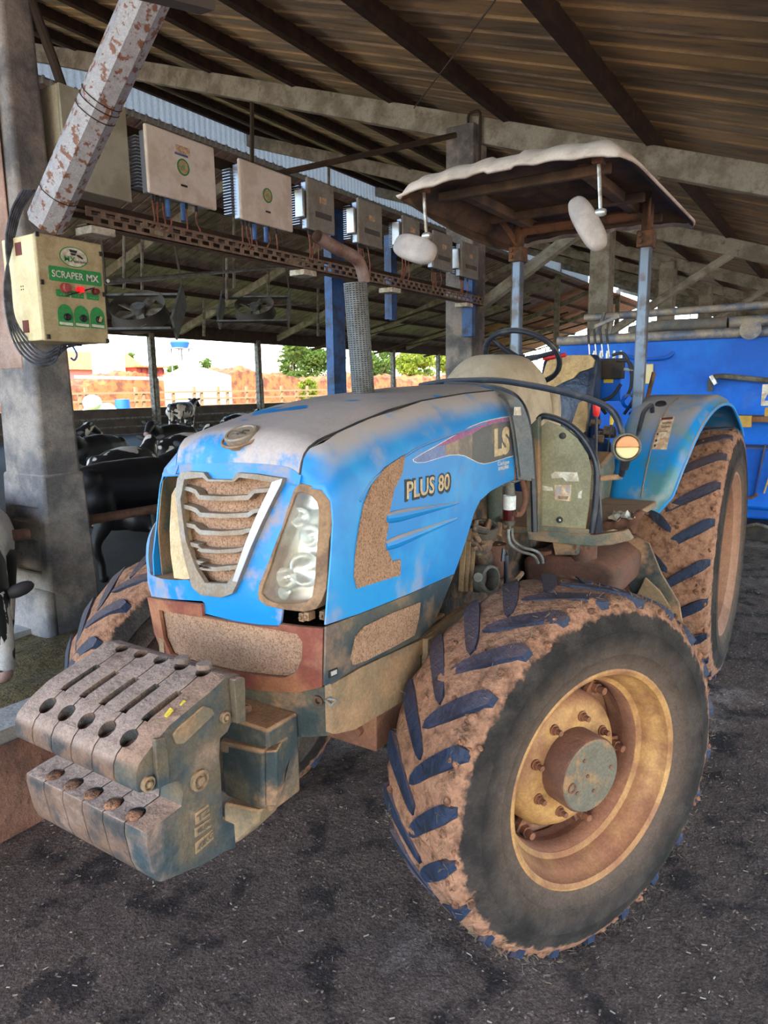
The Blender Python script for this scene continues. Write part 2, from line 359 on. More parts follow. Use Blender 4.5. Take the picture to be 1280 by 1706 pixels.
def arc(c,u,v,r,a0,a1,n): return [Vector(c)+Vector(u)*r*math.cos(a0+(a1-a0)*i/n)+Vector(v)*r*math.sin(a0+(a1-a0)*i/n) for i in range(n+1)]
def rnd(pts,r=.05,n=5):
    """polyline with rounded corners"""
    pts=[Vector(p) for p in pts]; out=[pts[0]]
    for i in range(1,len(pts)-1):
        a,b,c=pts[i-1],pts[i],pts[i+1]; ra=min(r,(a-b).length*.45,(c-b).length*.45); p=b+(a-b).normalized()*ra; q=b+(c-b).normalized()*ra
        for k in range(n+1):
            t=k/n; out.append(p*(1-t)**2+b*2*t*(1-t)+q*t*t)
    return out+[pts[-1]]
def smooth_line(pts,n=6):
    pts=[Vector(p) for p in pts]; out=[]
    for i in range(len(pts)-1):
        a=pts[max(i-1,0)];b=pts[i];c=pts[i+1];d=pts[min(i+2,len(pts)-1)]
        for k in range(n):
            t=k/n; out.append(.5*((2*b)+(c-a)*t+(2*a-5*b+4*c-d)*t*t+(-a+3*b-3*c+d)*t**3))
    return out+[pts[-1]]
def interp(tab,x):
    if x<=tab[0][0]: return tab[0][1]
    for (a,b),(c,d) in zip(tab,tab[1:]):
        if x<=c: return b+(d-b)*(x-a)/(c-a)
    return tab[-1][1]
def inpoly(x,y,P):
    c=False; j=len(P)-1
    for i in range(len(P)):
        if (P[i][1]>y)!=(P[j][1]>y) and x<(P[j][0]-P[i][0])*(y-P[i][1])/(P[j][1]-P[i][1])+P[i][0]: c=not c
        j=i
    return c
def surf_poly(poly,fn,step=.03,thick=.004,off=0,holes=()):
    """a sheet bounded by a 2-D outline, laid on the surface fn(u,v,d) with real thickness"""
    loops=[list(poly)]+[list(h) for h in holes]; V=[];E=[]
    for L in loops:
        D=[]
        for i in range(len(L)):
            a=Vector(L[i][:2] if not isinstance(L[i],Vector) else L[i].to_2d()); b=Vector(L[(i+1)%len(L)][:2] if not isinstance(L[(i+1)%len(L)],Vector) else L[(i+1)%len(L)].to_2d())
            k=max(1,int((b-a).length/step))
            for q in range(k): D.append(a+(b-a)*q/k)
        o=len(V); V+=D; E+=[(o+i,o+(i+1)%len(D)) for i in range(len(D))]
    us=[p[0] for p in poly]; vs_=[p[1] for p in poly]
    nu=int((max(us)-min(us))/step); nv=int((max(vs_)-min(vs_))/step)
    for i in range(1,nu+1):
        for j in range(1,nv+1):
            x=min(us)+i*step-.5*step; y=min(vs_)+j*step-.5*step
            if inpoly(x,y,poly) and not any(inpoly(x,y,h) for h in holes):
                if min((Vector((x,y))-e).length for e in V[:400])>step*.35: V.append(Vector((x,y)))
    r=delaunay_2d_cdt(V,E,[],0,1e-6); VV,FF=r[0],r[2]
    F=[]
    for f in FF:
        c=sum((VV[i] for i in f),Vector((0,0)))/len(f)
        if inpoly(c.x,c.y,poly) and not any(inpoly(c.x,c.y,h) for h in holes): F.append(tuple(f))
    mb=MB(); n=len(VV)
    for d in (off+thick,off): 
        for p in VV: mb.v.append(Vector(fn(p.x,p.y,d)))
    mb.f+=F; mb.f+=[tuple(i+n for i in f)[::-1] for f in F]
    cnt={}
    for f in F:
        for i in range(len(f)):
            e=(f[i],f[(i+1)%len(f)]); cnt[e]=1
    for (a,b) in cnt:
        if (b,a) not in cnt: mb.f.append((b,a,a+n,b+n))
    return mb
def text_mb(txt,size,fn,off=0.0,d=.001,spacing=1.0,align='LEFT',thick=.001,shear=0):
    cu=bpy.data.curves.new('t','FONT'); cu.body=txt; cu.size=size; cu.offset=off; cu.space_character=spacing; cu.align_x=align; cu.shear=shear; cu.resolution_u=3
    o=bpy.data.objects.new('t',cu); COL.objects.link(o); dg=bpy.context.evaluated_depsgraph_get(); me=bpy.data.meshes.new_from_object(o.evaluated_get(dg))
    bpy.data.objects.remove(o); mb=MB(); n=len(me.vertices)
    for dd in (d+thick,d):
        for v in me.vertices: mb.v.append(Vector(fn(v.co.x,v.co.y,dd)))
    F=[tuple(p.vertices) for p in me.polygons]; mb.f+=F+[tuple(i+n for i in f)[::-1] for f in F]
    E={}
    for f in F:
        for i in range(len(f)): E[(f[i],f[(i+1)%len(f)])]=1
    for a,b in E:
        if (b,a) not in E: mb.f.append((b,a,a+n,b+n))
    bpy.data.meshes.remove(me); return mb
def bake(o):
    dg=bpy.context.evaluated_depsgraph_get(); me=bpy.data.meshes.new_from_object(o.evaluated_get(dg)); o.modifiers.clear(); o.data=me; return o
# ================================================================== BARN (X- runs away down the row, Y across)
X0=1.555; SP_=6.22; CY=-2.9
def zr(y): return 5.10-.34*(y-CY)      # underside of the near roof pitch
RY=-12.9; RZ=zr(RY)
def zf(y): return (RZ-.80)-.335*(RY-y)    # far pitch underside
fl=MB()
def flo(u,v):
    x=9-64*u**1.6; y=-3.35+11.35*v; return (x,y,0)
fo_=MB()
def gz(x,y): return noise.noise(Vector((x*1.7,y*1.7,0)))*.012+noise.noise(Vector((x*8,y*8,3)))*.006+noise.noise(Vector((x*22,y*22,3)))*.0035-.010
n1,n2=260,200
o=MB().grid(lambda u,v:(7.0-11*u,-1.25+6.25*v,gz(7-11*u,-1.25+6.25*v)),300,190).obj('floor','barn_floor',None,smooth=80,merge=False); struct(o)
mb=MB().add([(-4,-1.3,-.012),(-56,-1.3,-.012),(-56,5,-.012),(-4,5,-.012)],[(0,1,2,3)]).add([(9,-1.3,-.02),(7,-1.3,-.02),(7,5,-.02),(9,5,-.02)],[(0,1,2,3)])
o=mb.obj('floor','barn_floor',None,smooth=0); struct(o)
o=MB().add([(9,-23,-.03),(-56,-23,-.03),(-56,-1.6,-.03),(9,-1.6,-.03)],[(0,1,2,3)]).obj('floor','stall_floor',None,smooth=0); struct(o)
# feed curb and trough
def curb(u,v): pass
mb=MB(); prof=[(-1.24,-.02),(-1.27,.33),(-1.31,.40),(-1.50,.405),(-1.54,.30),(-1.56,.05),(-1.6,-.03)]
xs=[8-i*.25 for i in range(100)]
vs=[]
for i,x in enumerate(xs):
    for j,(y,z) in enumerate(prof): vs.append((x,y+noise.noise(Vector((x*2,j*3.1,0)))*.012,z+noise.noise(Vector((x*3,j*2.1,5)))*.008))
m=len(prof); mb.add(vs,[(i*m+j,i*m+j+1,(i+1)*m+j+1,(i+1)*m+j) for i in range(len(xs)-1) for j in range(m-1)])
C=root('feed_curb',(2,-1.4,0),'long low concrete curb of the feed trough beside the tractor','curb')
mb.obj('curb_body','curb_concrete',C,smooth=40)
MB().grid(lambda u,v:(8-24*u,-1.232-.03*v+noise.noise(Vector((u*60,v*2,0)))*.008,-.01+.37*v),120,6).obj('curb_face','curb_face',C,smooth=40,merge=False)
mb=MB().grid(lambda u,v:(7.5-18*u,-1.55-1.55*v,.10+.05*math.sin(v*PI)+noise.noise(Vector((u*50,v*5,0)))*.03+noise.noise(Vector((u*300,v*22,0)))*.015),260,30)
o=mb.obj('silage','silage',None,smooth=60,merge=False); tag(o,'olive brown chopped silage lying along the trough behind the curb','silage',kind='stuff')
o=MB().box((-50,-3.28,-.03),(8,-3.10,.14)).obj('trim_1','curb_concrete',None); struct(o)
# ---- pillars
def pillar(i,lab,first=False):
    x=X0-SP_*i
    zt=5.0; P=root('pillar',(x,CY-.22,0),lab,'pillar')
    if first:
        mb=MB(); a=[(.135,.225),(-.135,.225),(-.135,-.225),(.135,-.225)]
        def ring(z,k,kx=1): return [(x+px*k*kx+.0,CY-.225+py*k,z) for px,py in a]
        vs=ring(1.14,1.0,1.02)+ring(5.0,.84,.80); mb.add(vs,[(0,1,5,4),(1,2,6,5),(2,3,7,6),(3,0,4,7),(4,5,6,7),(3,2,1,0)]); mb.obj('shaft','concrete_pillar',P,bevel=.03,seg=3)
        vs=ring(-.02,1.1,1.28)+ring(1.0,1.06,1.08)+ring(1.18,1.05,1.04); mb=MB().add(vs,[(0,1,5,4),(1,2,6,5),(2,3,7,6),(3,0,4,7),(4,5,9,8),(5,6,10,9),(6,7,11,10),(7,4,8,11),(8,9,10,11),(3,2,1,0)])
        o=mb.obj('foot','concrete_pillar',P,bevel=.02)
        # recesses in the foot's side that faces the camera
        c=MB()
        for z0,z1 in ((.86,.96),(.52,.74)): c.box((x+.10,CY-.40,z0),(x+.4,CY-.08,z1))
        c=c.obj('c','ink',None,smooth=0); mo=o.modifiers.new('b','BOOLEAN'); mo.object=c; mo.solver='EXACT'; o.modifiers.move(1,0); bpy.context.view_layer.update(); bake(o); o.data.materials.clear(); o.data.materials.append(MATS['concrete_pillar']); bpy.data.objects.remove(c)
        MB().box((x+.14,CY-.55,-.02),(x+.21,CY+.03,.42)).obj('foot_block','concrete_pillar',P,bevel=.03)
        MB().box((x+.125,CY-.40,1.85),(x+.134,CY-.12,4.9)).obj('painted_strip','concrete_pink',P,bevel=.01)
    else:
        MB().box((x-.20,CY-.40,0),(x+.20,CY,zt)).obj('shaft','concrete_pillar' if i<2 else 'rafter_green',P,bevel=.015)
    # diagonal brace up to the rafter
    z0=2.72; MBr=MB(); p=Vector((x,CY-.05,z0)); q=Vector((x,CY+2.25,4.10))
    if first: p=at(76,372,'Y',-2.74); q=at(238,12,'X',p.x-.04); q=p+(q-p)*1.32
    d=(q-p).normalized(); 
    MBr.tube([p,q],.108 if first else .085,8); o=MBr.obj('diagonal_brace','brace_rust' if first else 'rafter_green',P,smooth=20)
    if first:
        mb=MB()
        for t in (.12,.42,.45,.47):
            c=p+(q-p)*t; mb.lathe([(.108,-.003),(.112,0),(.108,.003)],c,d,20)
        mb.obj('tie_wire','rod_dark',o)
    return P
pillar(0,'thick concrete pillar at the left edge, the one carrying the control box',True)
pillar(1,'square concrete pillar behind the canopy, second in the row from the left')
pillar(2,'third pillar of the row, seen between the canopy posts')
pillar(3,'fourth pillar of the row, dim above the blue wagon')
for i in (4,5,6,7): pillar(i,{4:'fifth pillar of the row, dim in the far part of the shed',5:'sixth pillar of the row, very small in the far part of the shed',6:'seventh pillar of the row, hidden mostly behind the wagon top',7:'last pillar of the row by the far gable'}[i])
# ---- roof
CE=bpy.data.objects.new('ceiling',None); COL.objects.link(CE); CE['kind']='structure'
def sheet(x1,wd,ya,za,yb,zb,m):
    """trapezoid-ribbed sheet, ribs run up the slope, ribs stand upwards"""
    mb=MB(); rib=wd/3; pr=[]
    for k in range(3): b=k*rib; pr+=[(b,0),(b+rib*.76,0),(b+rib*.82,.032),(b+rib*.94,.032)]
    pr.append((wd,0)); n=len(pr); vs=[]
    for s,h in pr: vs+= [(x1-s,ya,za+h),(x1-s,yb,zb+h)]
    return mb.add(vs,[(2*i,2*i+1,2*i+3,2*i+2) for i in range(n-1)])
me=sheet(0,1.08,5.2,0,-13.3,0,None)
near=MB(); EY=5.4; TY=RY-.05
sm=sheet(0,1.08,EY,zr(EY)+.16,TY,zr(TY)+.16,None).mesh('roof_sheet','roof_under',0); sm.materials.append(MATS['roof_rib_lit'])
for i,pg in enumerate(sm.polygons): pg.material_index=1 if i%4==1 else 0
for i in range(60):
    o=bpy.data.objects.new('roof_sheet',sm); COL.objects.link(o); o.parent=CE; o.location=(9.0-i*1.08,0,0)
FY=-23.6
sf=sheet(0,1.08,RY+.2,zf(RY+.2)+.16,FY,zf(FY)+.16,None).mesh('roof_sheet','roof_far_under',0)
se=sheet(0,1.08,RY+.2,zf(RY+.2)+.16,FY,zf(FY)+.16,None).mesh('roof_sheet','roof_end_lit',0)
for i in range(60):
    o=bpy.data.objects.new('roof_sheet',sf if i<46 else se); COL.objects.link(o); o.parent=CE; o.location=(9.0-i*1.08,0,0)
# translucent ridge strip
_v=[];_f=[]
for k in range(6):
    b=k*.18; _v+=[(q,y,z) for q,y in ((-b,RY+.16),(-b-.10,RY+.16),(-b-.12,RY+.20),(-b-.16,RY+.20)) for z in (RZ-.02,zf(RY)+.10)]
_v+=[(-1.08,RY+.16,RZ-.02),(-1.08,RY+.16,zf(RY)+.10)]
_f=[(2*i,2*i+1,2*i+3,2*i+2) for i in range(len(_v)//2-1)]
sk=MB().add(_v,_f).mesh('skylight_sheet','skylight_white',0)
for i in range(46):
    o=bpy.data.objects.new('skylight_sheet',sk); COL.objects.link(o); o.parent=CE; o.location=(9.0-i*1.08,0,0)
# purlins
for y in (4.4,2.7,.95,-.75,-2.5,-4.2,-5.9,-7.6,-9.3,-11.0,-12.6):
    z=zr(y)+.155; MB().box((-56,y-.045,z-.17),(9,y+.045,z)).obj('purlin','purlin_dark',CE,smooth=0)
for y in (-13.2,-15.1,-16.8,-18.5,-20.2,-21.9,-23.3):
    z=zf(y)+.155; MB().box((-56,y-.04,z-.15),(9,y+.04,z)).obj('purlin','purlin_dark',CE,smooth=0)
# rafters
for i in range(9):
    x=X0-SP_*i
    MB().beam((x,5.2,zr(5.2)-.16),(x,RY,zr(RY)-.16),.16,.30).obj('rafter','rafter_green',CE,bevel=.01)
    MB().beam((x,RY,zf(RY)-.15),(x,-22.95,zf(-22.95)-.15),.16,.28).obj('rafter','rafter_green',CE,bevel=.01)
    MB().box((x-.09,RY-.15,0),(x+.09,RY+.15,RZ-.2)).obj('ridge_post','rafter_green',CE) if i>4 else None
    MB().tube([(x,5.0,0),(x,5.0,zr(5.0)-.2)],.10,12).obj('eave_post','rafter_green',CE) if i>3 else None
# strap over the second rafter
x=X0-SP_
MB().tube(rnd([(x+.12,CY-.12,4.75),(x+.12,CY-.12,5.14),(x+.12,CY+.05,5.14),(x+.12,CY+.05,4.4)],.06),.018,8).obj('rafter_strap','rod_dark',CE)
# eave fascia beam far side
MB().box((-56,-23.05,zf(-22.95)-.45),(9,-22.90,zf(-22.95)+.12)).obj('eave_beam','purlin_dark',CE,smooth=0)
# rods, truss wires
def rod(a,b,r=.012,m='rod_dark',name='tie_rod'): return MB().tube([a,b],r,6).obj(name,m,CE)
rod(at(340,-10,'Y',1.2),at(1290,250,'Y',3.0),.005); rod(at(826,0,'Y',-.5),at(690,180,'Y',-3.0),.006)
rod(at(420,165,'X',-4.7),at(420,270,'X',-4.7),.035); 
rod(at(460,290,'Y',-4.5),at(760,225,'Y',-3.0),.035,'rusty_bracket' if False else 'purlin_dark')
for (px,y0,y1,Y) in [(207,370,482,-10),(237,370,500,-10),(390,362,480,-9),(378,430,500,-9),(548,280,380,-8),(447,440,520,-14),(530,480,560,-15),(340,500,560,-16)]:
    rod(at(px,y0,'Y',Y),at(px,y1,'Y',Y),.03 if Y>-12 else .05,'steel_dull','hanger')
rod(at(180,468,'Y',-5),at(560,437,'Y',-9),.02,'steel_light','water_pipe')
rod(at(560,437,'Y',-9),at(790,480,'Y',-12),.02,'steel_dull','water_pipe')
rod(at(255,520,'Y',-12),at(520,505,'Y',-12),.03,'steel_light','water_pipe')
rod(at(565,495,'Y',-12),at(800,480,'Y',-10),.03,'steel_dull','water_pipe')
# far truss lattice near the end gable
for k in range(14):
    x=-28-1.9*k
    for j in range(3):
        y=-13-3.0*j-(k%2)*1.2; MB().beam((x,y,zf(y)-.3),(x,y,zf(y)-2.6),.05,.05).obj('hanger','rod_dark',CE,smooth=0)
for k in range(5):
    x=-26-6*k; MB().beam((x,-13,zf(-13)-1.7),(x,-22.9,zf(-22.9)-.6),.08,.08).obj('truss_chord','purlin_dark',CE,smooth=0)
    MB().beam((x,-13,5.4),(x,-22.9,4.3-.6),.05,.05).obj('truss_chord','purlin_dark',CE,smooth=0)
# wire mesh screen at the far gable
mb=MB()
for k in range(24): y=-22+k*1.15; mb.box((-55.6,y-.03,1.0),(-55.55,y+.03,zr(y)-.2 if y>RY else zf(y)-.2))
for k in range(8): z=1.2+k*.9; mb.box((-55.6,-22 if z<4 else RY-(RZ-z)/.405,z-.025),(-55.55,4 if z<2.4 else RY+(RZ-z)/.34,z+.025))
mb.obj('gable_screen','rod_dark',CE,smooth=0)
# far eave posts
labs=['thin steel post left of the standing calf, on the low outer wall','thin steel post between the calf and the blue post','thin steel post just right of the exhaust muffler','thin steel post beside the beige dash cowl','far thin post on the low outer wall behind the dash cowl','farthest thin post on the low outer wall']
for i,s in enumerate((16.85,23.2,29.4,35.5,41.4,47.4)):
    x=1.35-s; p=root('eave_post',(x,-22.95,0),labs[i],'post')
    MB().box((x-.12,-23.04,0),(x+.12,-22.80,zf(-22.95)-.3)).obj('post_shaft','steel_dull',p,bevel=.01)
    MB().box((x-.14,-22.80,.2),(x+.02,-22.77,2.2)).obj('post_plate','steel_light',p)
o=MB().box((-56,-23.2,-.03),(9,-23.05,1.0)).obj('wall_left','wall_dark',None); struct(o)
MB().box((-56,-22.2,.62),(9,-22.14,.68)).obj('rail','steel_dull',o)
MB().box((-56,-21.9,.30),(9,-21.84,.36)).obj('rail','steel_dull',o)
# stall rails
def pipe_thing(a,b,r,lab): 
    t=MB().tube([a,b],r,12).obj('rail_pipe','pipe_rust',None); tag(t,lab,'pipe')
pipe_thing(at(-60,903,'Y',-2.75),at(46,889,'Y',-2.75),.035,'rusty rail pipe running into the pillar foot from the left edge')
pipe_thing(at(150,866,'Y',-3.1),at(330,836,'Y',-3.1),.035,'rusty rail pipe between the pillar and the tractor hood')
# ---- cable tray with slots
TR=root('cable_tray',(1.0,-2.8,2.8),'long rusty perforated cable tray under the row of inverters','cable tray')
xa,xb=1.30,-4.75; zt=2.86
mb=MB(); Hh=.11; n=int((xa-xb)/.11)
for z0,z1 in ((zt,zt-.018),(zt-.046,zt-.058),(zt-.086,zt-Hh)): mb.box((xb,-2.80,z1),(xa,-2.795,z0))
for k in range(n+1):
    for r_,(z0,z1) in enumerate(((zt-.018,zt-.046),(zt-.058,zt-.086))):
        x=xa-k*.11-(.055 if r_ else 0); mb.box((x-.038,-2.80,z1),(x,-2.795,z0))
mb.box((xb,-2.90,zt-Hh),(xa,-2.795,zt-Hh+.006)).obj('perforated_channel','tray_rust',TR,smooth=0,merge=False)
for i,x in enumerate((at(160,365,'Y',-2.85).x,at(507,442,'Y',-2.85).x,at(652,477,'Y',-2.85).x,at(775,502,'Y',-2.85).x)):
    MB().box((x-.09,-2.95,zt-Hh-.05),(x+.09,-2.78,zt-Hh-.002)).obj('tray_bracket','paper_white',TR,bevel=.004)
MB().box((xb,-2.97,zt+.02),(xa,-2.92,zt+.07)).box((xb,-2.97,3.42),(xa,-2.92,3.47)).obj('mounting_rail','purlin_dark',TR,smooth=0)
# ---- inverters
def inverter(px0,py0,px1,py1,pyb,white,lab,logo,blue=False):
    Y=-2.74; a=at(px0,py0,'Y',Y); b=at(px1,py1,'Y',Y); c=at(px0,pyb,'Y',Y)
    x1,x0=a.x,b.x; z1=a.z; z0=c.z; dp=.115 if white else .14
    t=root('inverter',((x0+x1)/2,Y-.1,z0),lab,'inverter','solar inverters over the cable tray')
    MB().box((x0,Y-.03,z0),(x1,Y,z1)).obj('cover','inverter_white' if white else 'inverter_grey',t,bevel=.014,seg=3)
    MB().box((x0+.02,Y-.095,z0+.01),(x1-.02,Y-.032,z1-.03)).obj('body','fin_metal',t,bevel=.008)
    mb=MB(); k=16
    for i in range(k):
        z=z0+.05+(z1-z0-.12)*i/(k-1); mb.box((x0+.0,Y-.175,z),(x1+.012,Y-.09,z+.006))
    mb.obj('cooling_fins','fin_metal',t,smooth=0)
    xm=(x0+x1)/2; zm=(z0+z1)/2; H=z1-z0
    if logo:
        MB().lathe([(.056,0),(.056,.003),(.046,.003),(.046,.0015)],(xm,Y,zm+.01),(0,1,0),28).obj('logo_ring','green_print',t); MB().lathe([(.045,.0),(.045,.002),(.001,.002)],(xm,Y,zm+.01),(0,1,0),20).obj('logo_disc','decal_cream',t)
        MB().lathe([(.016,.002),(.016,.0035),(.001,.0035)],(xm,Y,zm+.01),(0,1,0),16).obj('logo_disc','green_light',t)
        MB().box((xm-.03,Y,z0+.10),(xm+.03,Y+.001,z0+.115)).obj('rating_plate','ink',t)
        if blue: 
            MB().box((xm-.07,Y,zm+.10),(xm+.06,Y+.001,zm+.15)).obj('sticker','sticker_tan',t); MB().box((xm-.05,Y,zm+.082),(xm+.07,Y+.0015,zm+.098)).obj('sticker','decal_violet',t)
    else:
        MB().box((xm-.07,Y,zm+.03),(xm+.03,Y+.001,zm+.08)).obj('sticker','sticker_tan',t); MB().box((x0+.05,Y,zm-.10),(x1-.1,Y+.001,zm-.05)).obj('display','decal_dark',t)
        MB().box((x1+.0,Y-.13,zm-.12),(x1+.03,Y-.03,zm+.12)).obj('side_cover','chrome_bright',t,bevel=.01)
    random.seed(int(px0))
    mb=MB(); mg=MB(); mc=MB()
    for i in range(6 if white else 5):
        x=x1-.07-(x1-x0-.14)*(i/11 if i<4 else (.62+.2*(i-4))); yy=Y-.06
        mg.cyl((x,yy,z0-.03),(x,yy,z0+.01),.012,n=8)
        p=[(x,yy,z0-.03),(x+random.uniform(-.01,.01),yy+random.uniform(-.01,.02),z0-.10),(x+random.uniform(-.03,.03),yy,max(zt+.0,z0-.22)),(x+random.uniform(-.03,.03),Y-.10,zt-.04)]
        mb.tube(smooth_line(p,4),.006,6)
    mb.obj('cable','cable_copper',t,merge=False,kind='stuff'); mg.obj('cable_gland','black_rubber',t,kind='stuff')
    for xx in (x1-.20*(x1-x0)-.02,x1-.45*(x1-x0)):
        if white: MB().cyl((xx-.05,Y-.05,z0-.12),(xx-.05,Y-.05,z0),.018,n=10).obj('plug','cable_blue',t)
    return t
inverter(241,203,357,239,318,True,'large white inverter with round green emblem, nearest the concrete pillar','1',True)
inverter(398,262,486,290,363,True,'second large white inverter with round green emblem','1')
inverter(512,293,557,308,380,False,'first grey inverter right of the two white ones, over the exhaust tip','')
inverter(597,328,637,340,404,False,'grey inverter right of the blue post top','')
inverter(672,357,700,366,418,False,'grey inverter half hidden behind the left mirror','')
inverter(723,382,755,392,446,False,'grey inverter right of the left mirror','')
inverter(770,400,798,410,460,False,'last grey inverter at the second pillar','')
# grey cabinet on the pillar's right
a=at(97,136,'Y',-2.86);b=at(210,185,'Y',-2.86);c=at(100,308,'Y',-2.86)
t=root('electrical_cabinet',((a.x+b.x)/2,-2.8,c.z),'large plain grey electrical cabinet behind the diagonal brace','cabinet')
MB().box((b.x,-2.88,c.z),(a.x,-2.86,a.z)).obj('cabinet_door','cabinet_grey',t,bevel=.006)
MB().box((b.x+.01,-3.14,c.z+.01),(a.x+.0,-2.885,a.z+.0)).obj('cabinet_body','cabinet_cream',t,bevel=.006)
MB().tube([(a.x-.05,-2.9,a.z),(a.x+.0,-2.9,a.z+.15),(a.x+.1,-2.95,a.z+.5)],.03,8).obj('conduit','rod_dark',t)
# blue posts
for L,lab in (([(566,345),(563,660)],'tall blue steel post just left of the exhaust'),([(657,392),(656,458)],'blue post beneath the grey inverter behind the left mirror')):
    p=at(*L[0],'Y',-3.25);q=at(*L[1],'Y',-3.25); x=(p.x+q.x)/2
    t=root('blue_post',(x,-3.25,0),lab,'post'); zb=0 if q.z<2.0 else 2.5
    hw=.11 if zb==0 else .06; MB().box((x-hw,-3.26,zb),(x+hw,-3.25,p.z)).box((x-hw,-3.35,zb),(x-hw+.01,-3.25,p.z)).box((x+hw-.01,-3.35,zb),(x+hw,-3.25,p.z)).obj('post_channel','blue_post',t,bevel=.003)
    MB().box((x-hw-.06,-3.37,zb),(x-hw-.01,-3.30,p.z)).obj('post_angle','blue_post',t)
x=X0-SP_; t=root('blue_post',(x+.25,-2.86,2.0),'short blue painted bracket on the second pillar','bracket'); MB().box((x+.2,-3.0,2.35),(x+.3,-2.85,3.4)).obj('bracket_plate','blue_post',t,bevel=.004)
# ---- scraper control box
BY=-2.50
def CB(px,py): return at(px,py,'Y',BY)
tlc=CB(61,385); trc=CB(171,409); blc=CB(70,564); brc=CB(181,576)
x1=(tlc.x+blc.x)/2; x0=(trc.x+brc.x)/2; z1=(tlc.z+trc.z)/2; z0=(blc.z+brc.z)/2
BX=root('control_box',((x0+x1)/2,-2.7,z0),'cream control box with green SCRAPER MX label on the near pillar','control box')
wdt=x1-x0; hgt=z1-z0
MB().box((x0+.004,BY-.34,z0+.004),(x1-.0,BY-.02,z1-.004)).obj('box_body','box_cream',BX,bevel=.008)
DR=MB().box((x0,BY-.018,z0),(x1,BY,z1)).obj('box_door','box_front',BX,bevel=.008)
# door coordinates: u 0..1 left to right, v 0..1 bottom to top
def D(u,v,d=0): return (x1-u*wdt,BY+d,z0+v*hgt)
def dprism(L,m,name,d0=.0,d1=.002,par=None,bevel=0): return MB().prism(L,lambda u,v,d:D(u,v,d),d0,d1).obj(name,m,par or DR,smooth=30,bevel=bevel)
def oval(u,v,ru,rv,n=28): return [(u+ru*math.cos(2*PI*i/n),v+rv*math.sin(2*PI*i/n)) for i in range(n)]
def rrect(u0,v0,u1,v1,r=.02):
    o=[]; ra=r*hgt/wdt
    for cx_,cy_,a0 in ((u1-ra,v1-r,0),(u0+ra,v1-r,90),(u0+ra,v0+r,180),(u1-ra,v0+r,270)):
        for k in range(5): a=math.radians(a0+k*22.5); o.append((cx_+ra*math.cos(a),cy_+r*math.sin(a)))
    return o
dprism(oval(.54,.825,.215,.098),'green_print','logo_edge'); dprism(oval(.54,.825,.20,.089),'paper_white','logo',.002,.003)
def dtext(s,u,v,w_,h,m,off=.0,d=.003,name='lettering'):
    q=text_mb(s,1,lambda x,y,dd:(x,y,dd),off=off,thick=0); xs=[p.x for p in q.v]; a,b=min(xs),max(xs)
    return text_mb(s,1,lambda x,y,dd:D(u+w_*(x-a)/(b-a),v+h*y/.72,d+dd),off=off,thick=.001).obj(name,m,DR,merge=False,smooth=0)
dtext('MX',.39,.775,.17,.055,'green_print',.012,.0035); dtext('DO BRASIL',.56,.775,.17,.022,'steel_dull',.0,.0035)
# cow-and-cart sketch in the emblem
for L in ([(.47,.895),(.60,.89),(.58,.865),(.49,.868)],[(.49,.862),(.575,.862),(.56,.84),(.50,.842)],[(.57,.85),(.62,.855),(.68,.83),(.67,.815),(.6,.835)]):
    dprism(L,'ink','logo_drawing',.003,.004)
dprism(rrect(.15,.575,.95,.715,.02),'green_print','name_plate'); dtext('SCRAPER',.19,.613,.47,.066,'line_white',.006,.0025); dtext('MX',.71,.613,.19,.066,'line_white',.022,.0025)
for u,lit in ((.34,1),(.56,0),(.80,0)):
    dprism(rrect(u-.11,.432,u+.085,.50,.008),'green_print','button_plate'); dtext('- - -',u-.06,.45,.12,.012,'line_white',.01,.003)
    c=D(u,.515,0)
mat('lamp_red',(236,30,40),.3,emit=((255,20,30),.25))
mat('button_red',(168,80,76),.5); mat('button_dark_red',(112,40,40),.5); mat('knob_black',(30,30,32),.5)
for u,r,m,nm in ((.36,.026,'button_red','mushroom_button'),(.58,.017,'lamp_red','pilot_lamp'),(.82,.017,'button_dark_red','push_button')):
    c=Vector(D(u,.515,0)); MB().lathe([(r*1.15,0),(r*1.15,.006),(r*.7,.008),(r*.7,.016),(r,.018),(r,.03),(r*.8,.036),(.001,.037)],c,(0,1,0),24).obj(nm,m,DR)
for u,m in ((.34,'knob_black'),(.585,'knob_black'),(.835,'decal_cream')):
    L=[(u-.115,.15),(u+.115,.15),(u+.115,.28),(u+.095,.325),(u+.05,.355),(u,.365),(u-.05,.355),(u-.095,.325),(u-.115,.28)]; dprism(L,'green_print','switch_plate'); 
    dprism([(u-.10,.165),(u+.10,.158),(u+.10,.185),(u-.10,.19)],'line_white','switch_text',.002,.003)
    c=Vector(D(u+.02,.24,0)); K=MB().lathe([(.021,0),(.021,.01),(.016,.014),(.001,.014)],c,(0,1,0),20).obj('selector_switch','knob_black',DR); MB().obox(c+Vector((0,.018,0)),((1,0,.4),(0,1,0),(-.4,0,1)),(.006,.006,.016)).obj('selector_grip',m,K)
for u,v in ((.03,.985),(.97,.90),(.04,.55),(.975,.50),(.06,.04),(.97,.03)): MB().obox(D(u,v,.002),((1,0,0),(0,1,0),(0,0,1)),(.010,.006,.013)).obj('latch','knob_black',DR,bevel=.002)
for zz in (.87,.14):
    H=MB().box((x1,BY-.20,z0+hgt*zz-.03),(x1+.003,BY-.14,z0+hgt*zz+.04)).obj('hinge','hinge_rust',BX); 
mb=MB()
for i in(0,1):
    for j in(0,1): mb.cyl((x1,BY-.16-.02*i,z0+hgt*(.50+.03*j)),(x1+.002,BY-.16-.02*i,z0+hgt*(.50+.03*j)),.004,n=8)
mb.obj('screw','rod_dark',BX)
